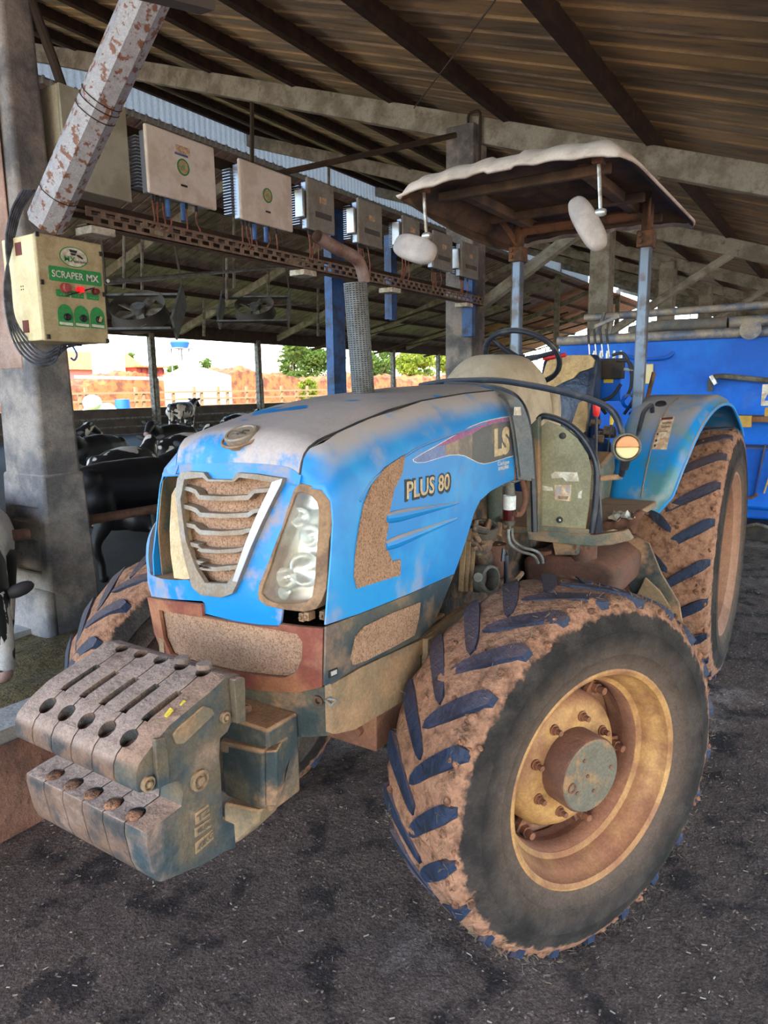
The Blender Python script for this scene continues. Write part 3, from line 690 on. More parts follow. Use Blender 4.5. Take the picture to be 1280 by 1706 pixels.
# cable bundle down the left and under the box
for k in range(5):
    L=[(58-k*5,316,-2.66),(36-k*4,350,-2.7),(22-k*3,400,-2.72),(8+k*2.2,470,-2.72),(12+k*3,530,-2.70),(30+k*5,582-k*3,-2.66),(62+k*3,608-k*5,-2.58),(90+k*3,603-k*7,-2.55),(100+k*9,575,-2.55)]
    MB().tube(smooth_line([at(a,b,'Y',y) for a,b,y in L],6),.0065,7).obj('cable','cable_black',BX)
MB().tube(smooth_line([at(a,b,'Y',-2.55) for a,b in [(120,575),(128,590),(124,600),(118,596)]],5),.006,6).obj('cable','cable_blue',BX)
wr=MB().tube([at(110,493,'Y',BY+.04),at(175,474,'Y',BY-.02)],.004,6).obj('string','cable_black',BX)
o=MB().tube([at(175,474,'Y',BY-.02),at(560,436,'Y',-6)],.008,6).obj('pull_cord','steel_light',None); tag(o,'thin pale cord running from the control box across the stalls','cord')
# ---- fans
def fan(cpx,cpy,Y,w_,h,tilt,lab,dx=.9):
    c=at(cpx,cpy,'Y',Y); t=root('barn_fan',c,lab,'fan','box fans over the stalls',rz=math.radians(35))
    R=Matrix.Rotation(tilt,3,'Y')
    def L(p): return R@Vector(p)
    mb=MB()
    for a,b in (((-w_,-h),(w_,-h)),((w_,-h),(w_,h)),((w_,h),(-w_,h)),((-w_,h),(-w_,-h))):
        mb.beam(L((0,a[0],a[1])),L((0,b[0],b[1])),.35,.03,up=(0,.3,.3) if a[0]!=b[0] else (0,1,0))
    mb.obj('fan_housing','fan_grey',t,world=False)
    MB().lathe([(h*.95,-.1),(h*.86,.0),(h*.9,.12)],(0,0,0),L((1,0,0)),28).obj('fan_ring','fan_light',t,world=False)
    MB().cyl(L((-.1,0,0)),L((.1,0,0)),.10,n=14).obj('fan_motor','fan_grey',t,world=False)
    for k in range(5):
        a=2*PI*k/5; d=Vector((0,math.cos(a),math.sin(a))); e=Vector((.35,-math.sin(a),math.cos(a))).normalized()
        MB().obox(L(d*h*.48),(R@d,R@e,R@(d.cross(e))),(h*.38,h*.14,.006)).obj('fan_blade','steel_dull',t,world=False)
    MB().beam(L((0,-w_,h)),(0,-w_*.8,h+1.3),.03,.03,up=(0,1,0)).beam(L((0,w_,h)),(0,w_*.8,h+1.3),.03,.03,up=(0,1,0)).obj('fan_hanger','rod_dark',t,world=False,kind='stuff')
fan(425,515,-8.5,.66,.42,math.radians(-52),'tilted box fan hanging over the stalls left of the exhaust')
fan(232,520,-7.0,.55,.42,math.radians(-52),'dark box fan hanging just right of the control box')
fan(770,565,-11.5,.55,.45,math.radians(-50),'box fan hanging between exhaust guard and dash cowl')
MB_=None
# wires between roof and cabinet etc.
# ================================================================== TRACTOR (X forward, Y to its left, Z up)
T=root('tractor',(1.1,0,0),'blue farm tractor caked in brown dust parked under the shed roof','tractor')
# ---- hood shape
ZT=[(1.6,1.715),(1.69,1.711),(2.0,1.702),(2.3,1.684),(2.5,1.662),(2.65,1.637),(2.75,1.616),(2.82,1.600),(2.85,1.589),(2.87,1.572),(2.882,1.553),(2.89,1.522),(2.896,1.49),(2.91,1.48),(2.95,1.46),(3.0,1.44)]
SEC=[(0,0),(.10,-.003),(.18,-.011),(.24,-.028),(.275,-.05),(.30,-.08),(.315,-.115),(.325,-.16),(.331,-.24),(.334,-.34),(.332,-.6)]
XF=[(.80,2.90),(.90,2.913),(1.0,2.925),(1.10,2.94),(1.16,2.945),(1.30,2.935),(1.42,2.915),(1.50,2.897),(1.54,2.885)]
def fX(y,z): return interp(XF,z)-.10*y*y-(.3+1.0*min(1,max(0,(z-1.12)/.2)))*max(0,abs(y)-.23)**1.5
def front_map(y,z,d): return (fX(y,z)+d,y,z)
def dzY(y): return interp(SEC,abs(y))
def sideY(x,z):
    dz=interp(ZT,x)-z; tab=[(-b,a) for a,b in SEC]
    return interp(tab,dz)
def side_map(x,z,d):
    y=sideY(x,z); y2=sideY(x,z+.01); ny=1.0; nz=(y-y2)/.01; L=math.hypot(ny,nz); return (x,y+d*ny/L,z+d*nz/L)
def side_mapR(x,z,d): p=side_map(x,z,d); return (p[0],-p[1],p[2])
def FP(px,py,inset=0):      # photograph pixel on the front face -> (y,z)
    x=2.93
    for _ in range(6):
        P=at(px,py,'X',x-inset); x=fX(P.y,P.z)
    return (P.y,P.z)
def SP(px,py):              # pixel on the left hood side -> (x,z)
    y=.33
    for _ in range(8):
        P=at(px,py,'Y',y); y=.5*y+.5*sideY(P.x,P.z)
    return (P.x,P.z)
def F1(L): return [FP(230+a/3.459,640+b/3.459) for a,b in L]
# ---- hood top
def top_fn(u,v):
    y=(v-.5)*2*.30; xf=fX(y,1.50)-.005-.0*abs(y)
    x=1.69+(xf-1.69)*(1-(1-u)**1.3); return (x,y,interp(ZT,x)+dzY(y))
hood=MB(); N=40
def th(d):
    return lambda u,v:(top_fn(u,v)[0],top_fn(u,v)[1],top_fn(u,v)[2]-d)
def seam_y(x): return interp([(1.69,.232),(2.3,.235),(2.6,.241),(2.75,.242),(2.84,.238),(2.896,.226)],x)
def top2(d):
    def f(u,v):
        k=(v-.5)*2; x=1.69+(2.896-1.69)*(1-(1-u)**1.8); y=k*seam_y(x); z=interp(ZT,x)+dzY(y); return (x-d*.5,y,z-d)
    return f
hood.grid(top2(0),60,24).grid(top2(.006),60,24)
hood_o=hood.obj('hood_top','hood_top_paint',T,merge=False,smooth=50)
# ---- hood sides (left one from the photograph, right one mirrored)
seam=[(2.896,0),(2.893,0),(2.888,0),(2.882,0),(2.872,0),(2.86,0),(2.75,0),(2.6,0),(2.3,0),(2.0,0),(1.75,0)]
topline=[(x,interp(ZT,x)+dzY(seam_y(x))-.001) for x,_ in seam]
fr=[SP(*q) for q in [(521,808),(541,815),(553,835),(556,870),(553,920),(548,980),(543,1041)]]
fr=[(min(a,2.897) if b>1.47 else a,b) for a,b in fr]
bot=[SP(*q) for q in [(600,1022),(680,990),(757,956),(772,915),(783,880),(790,855),(800,834),(818,818),(840,806),(866,795)]]
back=[(1.695,1.45),(1.70,1.55),(1.72,interp(ZT,1.72)+dzY(.234))]
side=[topline[0]]+fr+bot+back+topline[::-1][:-1]
mesh_side=[SP(*q) for q in [(673,758),(668,790),(655,815),(648,850),(645,880),(640,905),(652,935),(666,932),(665,958),(632,968),(594,980),(589,960),(591,925),(597,880),(605,840),(618,808),(640,780)]]
surf_poly(side,side_map,.03,.005,-.005).obj('hood_side','blue_paint',T,merge=False,smooth=50)
surf_poly([(min(a,2.915),b) for a,b in side],side_mapR,.05,.005,-.005).obj('hood_side','blue_paint',T,merge=False,smooth=50)
surf_poly(mesh_side,side_map,.02,.004,.0005).obj('side_air_mesh','clogged_mesh',T,merge=False)
mb=MB()
for a,b in (((642,864),(765,838)),((641,910),(762,864))):
    pa=SP(*a);pb=SP(*b); pts=[]
    for i in range(13):
        t=i/12; x=pa[0]+(pb[0]-pa[0])*t; z=pa[1]+(pb[1]-pa[1])*t; pts.append(side_map(x,z,-.002))
    mb.tube(pts,[.013,.017]+[.015*(1-i/11) +.003 for i in range(11)],10)
mb.obj('side_rib','blue_paint',T)
mb=MB(); pts=[side_map(x,interp(ZT,x)+dzY(seam_y(x)),.0002) for x in [1.75+i*.05 for i in range(22)]+[2.83,2.86,2.875,2.885,2.892]]
mb.tube(pts,.0032,6).obj('hood_seam','black_rubber',T)
# raised shoulder line
mb=MB(); pts=[side_map(*SP(px,py),.0) for px,py in [(600,835),(622,800),(650,778),(700,745),(760,722),(810,705)]]
mb.tube(smooth_line(pts,4),.004,6).obj('shoulder_ridge','blue_paint',T)
# ---- decals and lettering on the hood side
dec=[SP(640+a/4.923,620+b/4.923) for a,b in [(232,715),(330,655),(430,600),(520,548),(620,490),(720,440),(800,410),(880,388),(960,372),(1036,360),(1045,430),(1058,560),(1060,690),(1000,705),(940,725),(880,742),(820,755),(770,745),(720,720),(660,690),(600,680),(540,683),(470,700),(400,722),(330,742),(270,745),(240,735)]]
surf_poly(dec,side_map,.03,.0006,.0005).obj('stripe_border','line_white',T,merge=False)
cx=sum(p[0] for p in dec)/len(dec);cz=sum(p[1] for p in dec)/len(dec)
def S4(L): return [SP(640+a/4.923,620+b/4.923) for a,b in L]
surf_poly(S4([(240,715),(330,662),(430,607),(500,568),(500,690),(470,695),(400,717),(330,738),(272,741),(246,731)]),side_map,.02,.0007,.0012).obj('stripe','decal_violet',T,merge=False)
surf_poly(S4([(500,600),(600,555),(720,505),(720,714),(660,684),(600,675),(540,678),(500,687)]),side_map,.02,.0007,.0012).obj('stripe','decal_tan',T,merge=False)
surf_poly(S4([(720,505),(800,455),(880,425),(960,410),(1038,400),(1045,430),(1055,560),(1056,685),(1000,700),(940,720),(880,738),(820,750),(770,740),(720,714)]),side_map,.02,.0007,.0012).obj('stripe','decal_dark',T,merge=False)
surf_poly(S4([(430,607),(520,554),(620,496),(720,446),(800,416),(880,394),(960,378),(1034,366),(1038,402),(960,412),(880,427),(800,458),(720,507),(600,557),(500,602)]),side_map,.02,.0008,.0016).obj('stripe','decal_pink',T,merge=False)
def text_side(txt,p0,p1,hpx,m,off=0,d=.0015,name='lettering',sx=1.0,shearx=0,dz=0,label=None):
    a=SP(*p0); b=SP(*p1); cu=text_mb(txt,1,lambda x,y,dd:(x,y,dd),off=off,thick=0)
    xs=[v.x for v in cu.v]; wd=max(xs)-min(xs); x0=min(xs); ux=Vector((b[0]-a[0],b[1]-a[1])); top=SP(p0[0]+shearx,p0[1]-hpx); hv=Vector((top[0]-a[0],top[1]-a[1]))
    def fn(x,y,dd):
        q=Vector(a)+ux*((x-x0)/wd)+hv*(y/.72); return side_map(q.x,q.y,d+dd)
    return text_mb(txt,1,fn,off=off,d=0,thick=.0008).obj(name,m,T,merge=False,smooth=0,label=label)
text_side('PLUS 80',(674,834),(751,817),34,'ink',off=.055,d=.001,name='lettering_outline')
text_side('PLUS 80',(677,831),(748,814),29,'decal_cream',off=.018,d=.002)
text_side('LS',(823,758),(848,752),42,'decal_cream',off=.055,d=.0022)
text_side('Clariague',(829,776),(848,772),7,'line_white',d=.001)
text_side('34 MAQUINAS',(830,784),(847,780),6,'line_white',d=.001)
# ---- front: blue bezel around grille, openings for lamps
bez=F1([(235,462),(335,460),(500,450),(640,455),(760,462),(870,478),(940,525),(930,580),(905,625),(830,840),(770,1000),(700,1150),(692,1235),(745,1275),(835,1288),(822,1392),(700,1385),(560,1365),(385,1322),(383,1262),(340,1180),(300,1040),(262,840),(238,640),(240,520)])
gout=F1([(250,540),(268,508),(310,500),(400,506),(430,545),(565,548),(595,508),(700,515),(858,540),(850,570),(735,800),(655,990),(600,1130),(565,1200),(500,1222),(385,1208),(335,1165),(290,1000),(258,800),(238,620)])
gin=F1([(290,545),(395,534),(420,556),(575,560),(605,535),(700,545),(790,562),(782,600),(700,765),(625,950),(575,1090),(535,1142),(410,1138),(360,1060),(300,900),(268,660)])
_c=(sum(p[0] for p in gout)/len(gout),sum(p[1] for p in gout)/len(gout)); gmid=[(_c[0]+(p[0]-_c[0])*.93,_c[1]+(p[1]-_c[1])*.94) for p in gout]
surf_poly(bez,front_map,.03,.006,-.006,holes=[gmid]).obj('front_bezel','bezel_paint',T,merge=False,smooth=50)
surf_poly(gout,front_map,.03,.014,.001,holes=[gin]).obj('grille_frame','chrome_dusty',T,merge=False,smooth=50,bevel=.004)
chl=F1([(858,541),(850,570),(735,800),(655,990),(600,1130),(572,1125),(628,960),(705,765),(785,598),(800,560)])
surf_poly(chl,front_map,.03,.003,.0152).obj('grille_frame_edge','chrome_bright',T,merge=False,smooth=50)
def inset_map(k): return lambda y,z,d:(fX(y,z)-k+d,y,z)
surf_poly(gout,inset_map(.03),.03,.004,0).obj('grille_mesh','clogged_mesh',T,merge=False)
for (x0,y0,xm0,xm1,ym,xr,yr) in [(258,592,365,640,652,788,602),(264,700,370,640,752,742,716),(284,806,370,600,852,700,828),(306,918,375,570,958,655,934),(338,1020,385,520,1058,612,1040)]:
    q=[(x0,y0-10),(x0+55,y0+2),(xm0-22,y0+14),(xm0,ym-14),((xm0+xm1)/2,ym-6),(xm1,ym-14),(xm1+35,yr+2),(xr,yr-8),(xr-8,yr+16),(xm1+40,yr+26),(xm1+6,ym+14),((xm0+xm1)/2,ym+20),(xm0-6,ym+12),(xm0-30,y0+38),(x0+50,y0+26),(x0+6,y0+14)]
    surf_poly(F1(q),inset_map(.022),.03,.028,0).obj('grille_bar','chrome_dusty',T,merge=False,smooth=50,bevel=.004)
# lamp opening pieces on the tractor's right: rim strip, lower band
surf_poly(F1([(200,470),(235,462),(215,520),(172,520),(140,570),(95,560),(120,520)]),front_map,.03,.006,-.006).obj('front_corner','bezel_paint',T,merge=False)
surf_poly(F1([(52,1060),(75,1100),(130,1120),(210,1130),(290,1128),(345,1190),(383,1262),(370,1250),(76,1222)]),front_map,.03,.006,-.006).obj('front_corner','bezel_paint',T,merge=False)
surf_poly(F1([(95,560),(60,700),(45,860),(43,960),(52,1060),(70,1085),(58,940),(60,840),(75,700),(104,575)]),front_map,.03,.02,-.02).obj('front_corner','bezel_paint',T,merge=False)
lin_=[(x,z) for x,z in ((2.55,1.13),(2.89,1.13),(2.90,1.3),(2.885,1.44),(2.80,1.50),(2.55,1.52))]
surf_poly(lin_,lambda x,z,d:(side_map(x,z,-.014+d)[0],-side_map(x,z,-.014+d)[1],z),.04,.004,0).obj('lamp_recess','grey_green',T,merge=False)
# inside of the empty lamp opening
mb=MB()
A=[(160,480),(120,560),(85,620),(60,760),(52,900),(55,1060),(90,1110),(200,1130),(290,1128)]
Lp=[]; 
for a,b in A:
    y,z=FP(230+a/3.459,640+b/3.459); Lp.append((y,z))
for i in range(len(Lp)-1):
    (y0,z0),(y1,z1)=Lp[i],Lp[i+1]
    mb.add([(fX(y0,z0),y0,z0),(fX(y1,z1),y1,z1),(fX(y1,z1)-.20,y1+.02,z1),(fX(y0,z0)-.20,y0+.02,z0)],[(0,1,2,3)])
zc=1.30
mb.box((2.62,-.31,1.12),(2.66,.30,1.52))
mb.obj('lamp_recess','grey_green',T,smooth=0)
lc=F1([(185,640),(205,600),(235,585),(245,700),(262,840),(290,1000),(320,1120),(260,1128),(200,1120),(180,980),(176,800)])
surf_poly(lc,inset_map(.05),.02,.045,0).obj('lamp_side_panel','lamp_cream',T,merge=False,bevel=.012,seg=3)
mb=MB()
for a,b,wd,hh in ((105,675,26,14),(75,948,26,16)):
    y,z=FP(230+a/3.459,640+b/3.459); mb.obox((fX(y,z)-.04,y+.012,z),((0,1,.1),(0,0,1),(1,0,0)),(.012,.008,.012)).cyl((fX(y,z)-.03,y+.026,z+.004),(fX(y,z)-.03,y+.026,z-.016),.004,n=8)
for a,b in ((245,480),(225,510)):
    y,z=FP(230+a/3.459,640+b/3.459); mb.obox((fX(y,z)-.03,y,z),((0,1,.8),(0,-.8,1),(1,0,0)),(.022,.011,.006))
mb.obj('lamp_clip','tan_housing',T,bevel=.002)
# right headlamp, present (viewer's right)
hl_out=F1([(905,600),(935,572),(1000,585),(1070,615),(1110,660),(1135,720),(1130,820),(1108,900),(1098,1060),(1088,1180),(1060,1250),(1030,1295),(960,1312),(850,1300),(745,1278),(700,1245),(692,1215),(700,1160),(760,1010),(830,830)])
hl_lens=F1([(915,628),(950,622),(1005,645),(1035,680),(1046,730),(1042,860),(1030,1000),(1022,1120),(1005,1225),(975,1255),(900,1268),(795,1262),(745,1240),(712,1205),(725,1160),(770,1040),(830,860)])
surf_poly(hl_out,inset_map(.06),.03,.062,0,holes=[hl_lens]).obj('headlamp_housing','tan_housing',T,merge=False,bevel=.003)
mb=surf_poly(hl_lens,inset_map(.055),.03,.004,0)
HR=mb.obj('headlamp_reflector','reflector',T,merge=False)
mb=MB()
for a,b,r in ((1000,785,.026),(895,780,.028),(955,885,.030),(925,1080,.046),(815,1130,.030),(800,1215,.018)):
    y,z=FP(230+a/3.459,640+b/3.459); X=fX(y,z)-.050
    mb.lathe([(r,.028),(r*.96,.022),(r*.75,.010),(r*.45,.002),(r*.22,0),(r*.2,.018),(.001,.020)],(X,y,z),(1,.12,0),24)
mb.obj('headlamp_dish','reflector',HR)
surf_poly(hl_lens,front_map,.03,.003,-.004).obj('headlamp_lens','lens_glass',T,merge=False,smooth=50)
mb=MB()
for a,b in ((1118,770),(1080,940),(1060,1150),(960,1345),(1050,1340),(930,1350)):
    y,z=FP(230+a/3.459,640+b/3.459); X=fX(y,z)-.02
    mb.obox((X,y,z),((0,1,0),(0,0,1),(1,0,0)),(.008,.011,.014)).cyl((X,y,z),(X+.02,y,z),.005,n=8)
mb.obj('lamp_clip','tan_housing',T,bevel=.002)
# dark body behind the openings
MB().box((2.2,-.27,1.0),(2.64,.27,1.54)).obj('radiator','engine_dark',T)
# badge on the hood nose
bc=Vector((2.86,0,1.585)); bn=Vector((.42,0,.9)).normalized()
mb=MB().lathe([(.045,-.03),(.047,.000),(.044,.004),(.038,.004),(.036,.001),(.001,.001)],bc,bn,32); B=mb.obj('badge','chrome_dusty',T)
bu=Vector((0,1,0)); bv=bn.cross(bu)*-1
def bfn(x,y,d): return bc+bn*(.0012+d)+bu*x+bv*(-y)*-1
MB().prism([(-.022,-.004),(.0,-.004),(.0,-.012),(.022,-.012),(.022,-.007),(.006,-.007),(.006,.002),(-.022,.002)],lambda x,y,d:bfn(x,y,d),0,.003).obj('badge_mark','steel_dull',B)
MB().prism([(.022,.008),(.0,.008),(.0,.014),(-.022,.014),(-.022,.009),(-.008,.009),(-.008,.004),(.022,.004)],lambda x,y,d:bfn(x,y,d),0,.003).obj('badge_mark','steel_dull',B)
MB().tube(arc(bc-bn*.012,bu,bv,.058,0,2*PI,32)[:-1],.0035,6,closed=True).obj('badge_seat','tan_housing',T)
# ---- lower red grille panel
def low_map(y,z,d): return (fX(y,z)+d+.008,y,z)
redp=F1([(70,1218),(75,1222),(383,1262),(390,1330),(560,1365),(700,1385),(825,1392),(835,1375),(1085,1402)])+[FP(541,1142),FP(500,1151),FP(440,1148),FP(400,1141),FP(330,1112),FP(275,1085),FP(262,1052),FP(254,1010)]
redi=[FP(*q) for q in [(270,1014),(300,1020),(400,1036),(470,1048),(500,1054),(509,1068),(508,1095),(498,1118),(478,1127),(400,1119),(330,1103),(290,1088),(278,1062)]]
surf_poly(redp,low_map,.03,.012,-.008,holes=[redi]).obj('lower_panel','red_primer',T,merge=False,smooth=50,bevel=.003)
surf_poly([(a,b) for a,b in redi],inset_map(.008),.03,.005,0).obj('lower_mesh','clogged_mesh',T,merge=False)
# ---- lower side panels with mesh
lows=[SP(*q) for q in [(545,1045),(600,1024),(680,992),(757,958),(745,990),(728,1030),(715,1050),(700,1063),(650,1088),(600,1110),(560,1135),(543,1143)]]
lowm=[SP(*q) for q in [(700,1003),(697,1030),(690,1058),(650,1080),(610,1100),(588,1108),(584,1098),(592,1060),(605,1044),(650,1022)]]
def off_map(k): return lambda x,z,d:side_map(x,z,d-k)
surf_poly(lows,off_map(.008),.03,.006,0).obj('lower_side_panel','dark_plastic',T,merge=False,smooth=50)
surf_poly(lowm,side_map,.02,.004,-.001).obj('lower_side_mesh','clogged_mesh',T,merge=False)
surf_poly([(min(a,2.912),b) for a,b in lows],lambda x,z,d:(side_map(x,z,d-.008)[0],-side_map(x,z,d-.008)[1],z),.04,.006,0).obj('lower_side_panel','dark_plastic',T,merge=False,smooth=50)
pl_=[SP(*q) for q in [(518+30,1120),(563,1112),(563,1124),(548,1131)]]
MB().prism([SP(548,1118),SP(562,1112),SP(562,1124),SP(549,1130)],side_map,.0,.002).obj('data_plate','ink',T)
MB().prism([SP(550,1119),SP(560,1115),SP(560,1122),SP(551,1126)],side_map,.002,.003).obj('data_plate_print','mirror_shell',T)
# ---- front frame (cast support), both sides and nose
fr_side=[at(px,py,'Y',.325) for px,py in [(551,1140),(600,1112),(660,1084),(700,1066),(770,1015),(800,1000),(800,1030),(735,1075),(700,1092),(700,1150),(650,1180),(590,1215),(560,1222),(553,1222)]]
poly=[(p.x,p.z) for p in fr_side]
for sgn in (1,-1):
    surf_poly(poly,lambda x,z,d,s=sgn:(x,s*(.318+d),z),.06,.022,-.012).obj('side_frame','frame_tan',T,merge=False,bevel=.004)
nose=[(-.33,.862),(-.33,.905),(-.2,.90),(0,.893),(.2,.915),(.325,.965),(.33,.86),(.30,.845),(.18,.815),(.0,.80),(-.2,.80)]
nose=[FP(541,1144),FP(500,1153),FP(440,1151),FP(400,1144),FP(330,1115),FP(275,1088),(-.315,.87),(-.26,.80),(-.1,.77)]+[FP(430,1225),FP(490,1228),FP(545,1226),FP(556,1218),FP(554,1142)]
surf_poly(nose,lambda y,z,d:(fX(y,z)+d,y,z),.05,.05,-.05).obj('nose_frame','frame_iron',T,merge=False,bevel=.006)
mb=MB(); e0=at(541,1170,'X',2.905); mb.lathe([(.014,0),(.014,.006),(.007,.006),(.007,-.004)],e0-Vector((.0,0.02,0)),(1,.2,0),16); mb.obj('tow_eye','rusty_bracket',T)
q=[at(px,py,'X',2.925) for px,py in [(541,1166),(552,1175),(562,1166),(549,1164)]]; MB().tube(q,.0035,6,closed=True).obj('tow_shackle','zinc',T)
mb=MB().box((2.25,-.30,.80),(2.86,.30,.96)); mb.obj('front_support','frame_iron',T,bevel=.01)
mb=MB(); P0=at(700,1062,'Y',.33); P1=at(700,1152,'Y',.33)
mb.box((P0.x-.09,.30,P1.z),(P0.x-.02,.345,P0.z-.01)).obj('frame_bracket','frame_tan',T,bevel=.004)
mb=MB()
for zz in (.9,.86): mb.cyl((P0.x-.055,.345,zz),(P0.x-.055,.352,zz),.008,n=6)
mb.obj('frame_bolt','rusty_bracket',T)
# vertical louvre plates behind the hood arch
mb=MB()
for px in (768,776,784):
    a=at(px,985,'Y',.30); b=at(px+6,880,'Y',.30); mb.beam(a,b,.004,.018,up=(0,1,0))
mb.obj('louvre_plate','frame_tan',T)
# ---- front weights: six plates side by side
def W(a,b,Y=.22): 
    p=at(40+a/2.667,1050+b/2.667,'Y',Y); return (p.x,p.z)
prof=[W(*q) for q in [(540,718),(510,722),(500,700),(498,640),(512,595),(535,560),(580,500),(650,420),(740,345),(830,272),(880,225),(905,203),(955,196),(972,215),(965,400),(920,412),(905,450),(872,480),(868,560),(875,640),(880,760),(885,850),(935,862),(942,965),(890,985),(800,1040),(700,1082),(612,1118),(596,1116),(575,1075),(545,950),(546,905),(600,858),(700,782),(706,730),(700,690),(690,668),(620,690),(575,712)]]
bw=.074
cut=MB(); 
def Cx(a,b): p=at(40+a/2.667,1050+b/2.667,'Y',.19); return Vector((p.x,0,p.z))
import itertools
top_slot=(Cx(590,385),Cx(745,250)); up=Vector((0,0,1))
for k in range(1,6):
    y=.222-bw*k
    a=top_slot[0];b=top_slot[1]; cut.obox(((a.x+b.x)/2,y,(a.z+b.z)/2-.02),((b-a),(0,1,0),(b-a).cross(Vector((0,1,0)))),((b-a).length/2,.011,.05))
plates=[]
def circle_cut(pt,r,y,ln=.05,tilt=Vector((.3,0,1))):
    t=tilt.normalized(); cut.cyl(Vector((pt.x,y,pt.z))-t*ln,Vector((pt.x,y,pt.z))+t*ln,r,n=18)
for k in range(1,6):
    y=.222-bw*k
    circle_cut(Cx(508,458),.021,y); circle_cut(Cx(848,182),.019,y); circle_cut(Cx(545,818),.021,y,.03)
cutter=cut.obj('c','ink',None,smooth=0,merge=False)
for i in range(6):
    y1=.22-bw*i; y0=y1-bw+.003
    o=MB().prism(prof,lambda x,z,d:(x,d,z),y0,y1).obj('front_weight','weight_plate' if i else 'weight_plate',T,smooth=40)
    m=o.modifiers.new('b','BOOLEAN'); m.object=cutter; m.operation='DIFFERENCE'; m.solver='EXACT'
    b=o.modifiers.new('bevel','BEVEL'); b.width=.006; b.segments=2; b.limit_method='ANGLE'; b.angle_limit=math.radians(40)
    bpy.context.view_layer.update(); bake(o); o.data.polygons.foreach_set('use_smooth',[True]*len(o.data.polygons)); o.data.set_sharp_from_angle(angle=math.radians(38)); plates.append(o)
    o.data.materials.clear(); o.data.materials.append(MATS['weight_plate'])
bpy.data.objects.remove(cutter)
# cast side features on the outermost plate
wo=plates[0]; wo.data.materials[0]=MATS['cast_weight']
def side_boss(L,d0,d1,m,name,parent=wo,bevel=.002): 
    return MB().prism([W(*q) for q in L],lambda x,z,d:(x,.22+d,z),d0,d1).obj(name,m,parent,bevel=bevel)
side_boss([(655,465),(670,440),(790,335),(830,345),(842,370),(705,500),(670,505)],-.001,.006,'frame_tan','hand_hold')
side_boss([(568,480),(612,470),(628,560),(632,670),(580,700),(572,600)],0,.012,'cast_weight','web')
side_boss([(910,215),(935,200),(958,205),(962,395),(922,408)],0,.018,'cast_weight','web')
mb=MB()
for a,b,r in ((775,665,.024),(545,680,.016),(888,385,.013)):
    mb=MB(); x,z=W(a,b); mb.lathe([(r,-.002),(r,.008),(r*.75,.010),(r*.72,.003),(r*.4,.003),(r*.4,.012),(.0005,.014)],(x,.22,z),(0,1,0),20); mb.obj('weight_boss','frame_tan',wo)
for L,txt in (([(758,812),(818,770),(824,820),(760,865)],'TZ'),([(756,880),(828,832),(832,870),(758,920)],'90L(86)'),([(758,945),(836,882),(840,925),(760,995)],'40KG')):
    MB().prism([W(*q) for q in L],lambda x,z,d:(x,.22+d,z),0,.003).obj('cast_plate','frame_tan',wo,bevel=.001)
    a=Vector(W(L[3][0]+5,L[3][1]-14)); b=Vector(W(L[2][0]-5,L[2][1]-12)); hgt=Vector(W(*L[0]))-Vector(W(*L[3]))
    q=text_mb(txt,1,lambda x,y,dd:(x,y,dd),thick=0); wd=max(v.x for v in q.v)
    text_mb(txt,1,lambda x,y,dd:((a+(b-a)*(x/wd)+hgt*.55*(y/.72)).x,.2232+dd,(a+(b-a)*(x/wd)+hgt*.55*(y/.72)).y),off=.02,thick=.001).obj('cast_lettering','cast_weight',wo,merge=False,smooth=0)
for i,L in enumerate(([(630,370),(645,365)],[(690,335),(700,330)])):
    p=W(*L[0],Y=.18); MB().obox((p[0],.19,p[1]+.004),((1,0,-.6),(0,1,0),(.6,0,1)),(.010,.003,.004)).obj('paint_mark','yellow_plastic',wo)
# mud plugs in the lower bolt holes
mb=MB()
for k in range(1,6):
    p=Cx(545,818); mb.ell((p.x,.222-bw*k,p.z-.018),(.019,.019,.010),10,6)
mb.obj('dirt_plug','mud',T,kind='stuff')
# loose slabs near the rear top holes
for k,(dx) in ((1,.0),(2,.004)):
    p=Cx(848,182); MB().cyl((p.x-.006,.222-bw*k-.0,p.z-.002),(p.x-.006,.222-bw*k,p.z+.009),.020,.017,n=14).obj('weight_pin','weight_plate',T)
# carrier behind the weights
ca=[at(px,py,'X',3.02) for px,py in [(368,1238),(442,1250),(436,1352),(378,1325)]]
x1=3.02
mb=MB().box((2.90,-.19,.62),(3.02,.2,.85)); mb.obj('weight_carrier','frame_iron',T,bevel=.008)
def X3(px,py,x): return at(px,py,'X',x)
P=[X3(366,1236,3.04),X3(440,1252,3.04),X3(437,1352,3.04),X3(374,1326,3.04)]
mb=MB(); Q=[p-Vector((.10,0,0)) for p in P]
mb.add(P+Q,[(0,1,2,3),(7,6,5,4),(0,4,5,1),(1,5,6,2),(2,6,7,3),(3,7,4,0)]).obj('carrier_block','frame_iron',T,bevel=.010)
zs=P[0].z+.004
def Z3(px,py,z=None): return at(px,py,'Z',zs if z is None else z)
def slab(Q,v,name,m,bev=.005):
    n=len(Q); return MB().add([Vector(p) for p in Q]+[Vector(p)+v for p in Q],[tuple(range(n)),tuple(range(2*n-1,n-1,-1))]+[(i,n+i,n+(i+1)%n,(i+1)%n) for i in range(n)]).obj(name,m,T,bevel=bev)
slab([Z3(366,1236),Z3(444,1252),Z3(474,1197),Z3(404,1190)],Vector((0,0,-.03)),'carrier_shelf','frame_tan')
s4=Z3(404,1190);s5=Z3(474,1197)
slab([s4,s5,X3(486,1166,s5.x),X3(412,1150,s4.x)],Vector((-.05,0,0)),'carrier_wall','grey_green')
slab([X3(474,1199,s5.x),X3(486,1166,s5.x),X3(487,1226,s5.x),X3(452,1312,3.0),X3(441,1345,3.03),X3(441,1252,3.04)],Vector((-.02,.025,0)),'carrier_cheek','frame_iron')
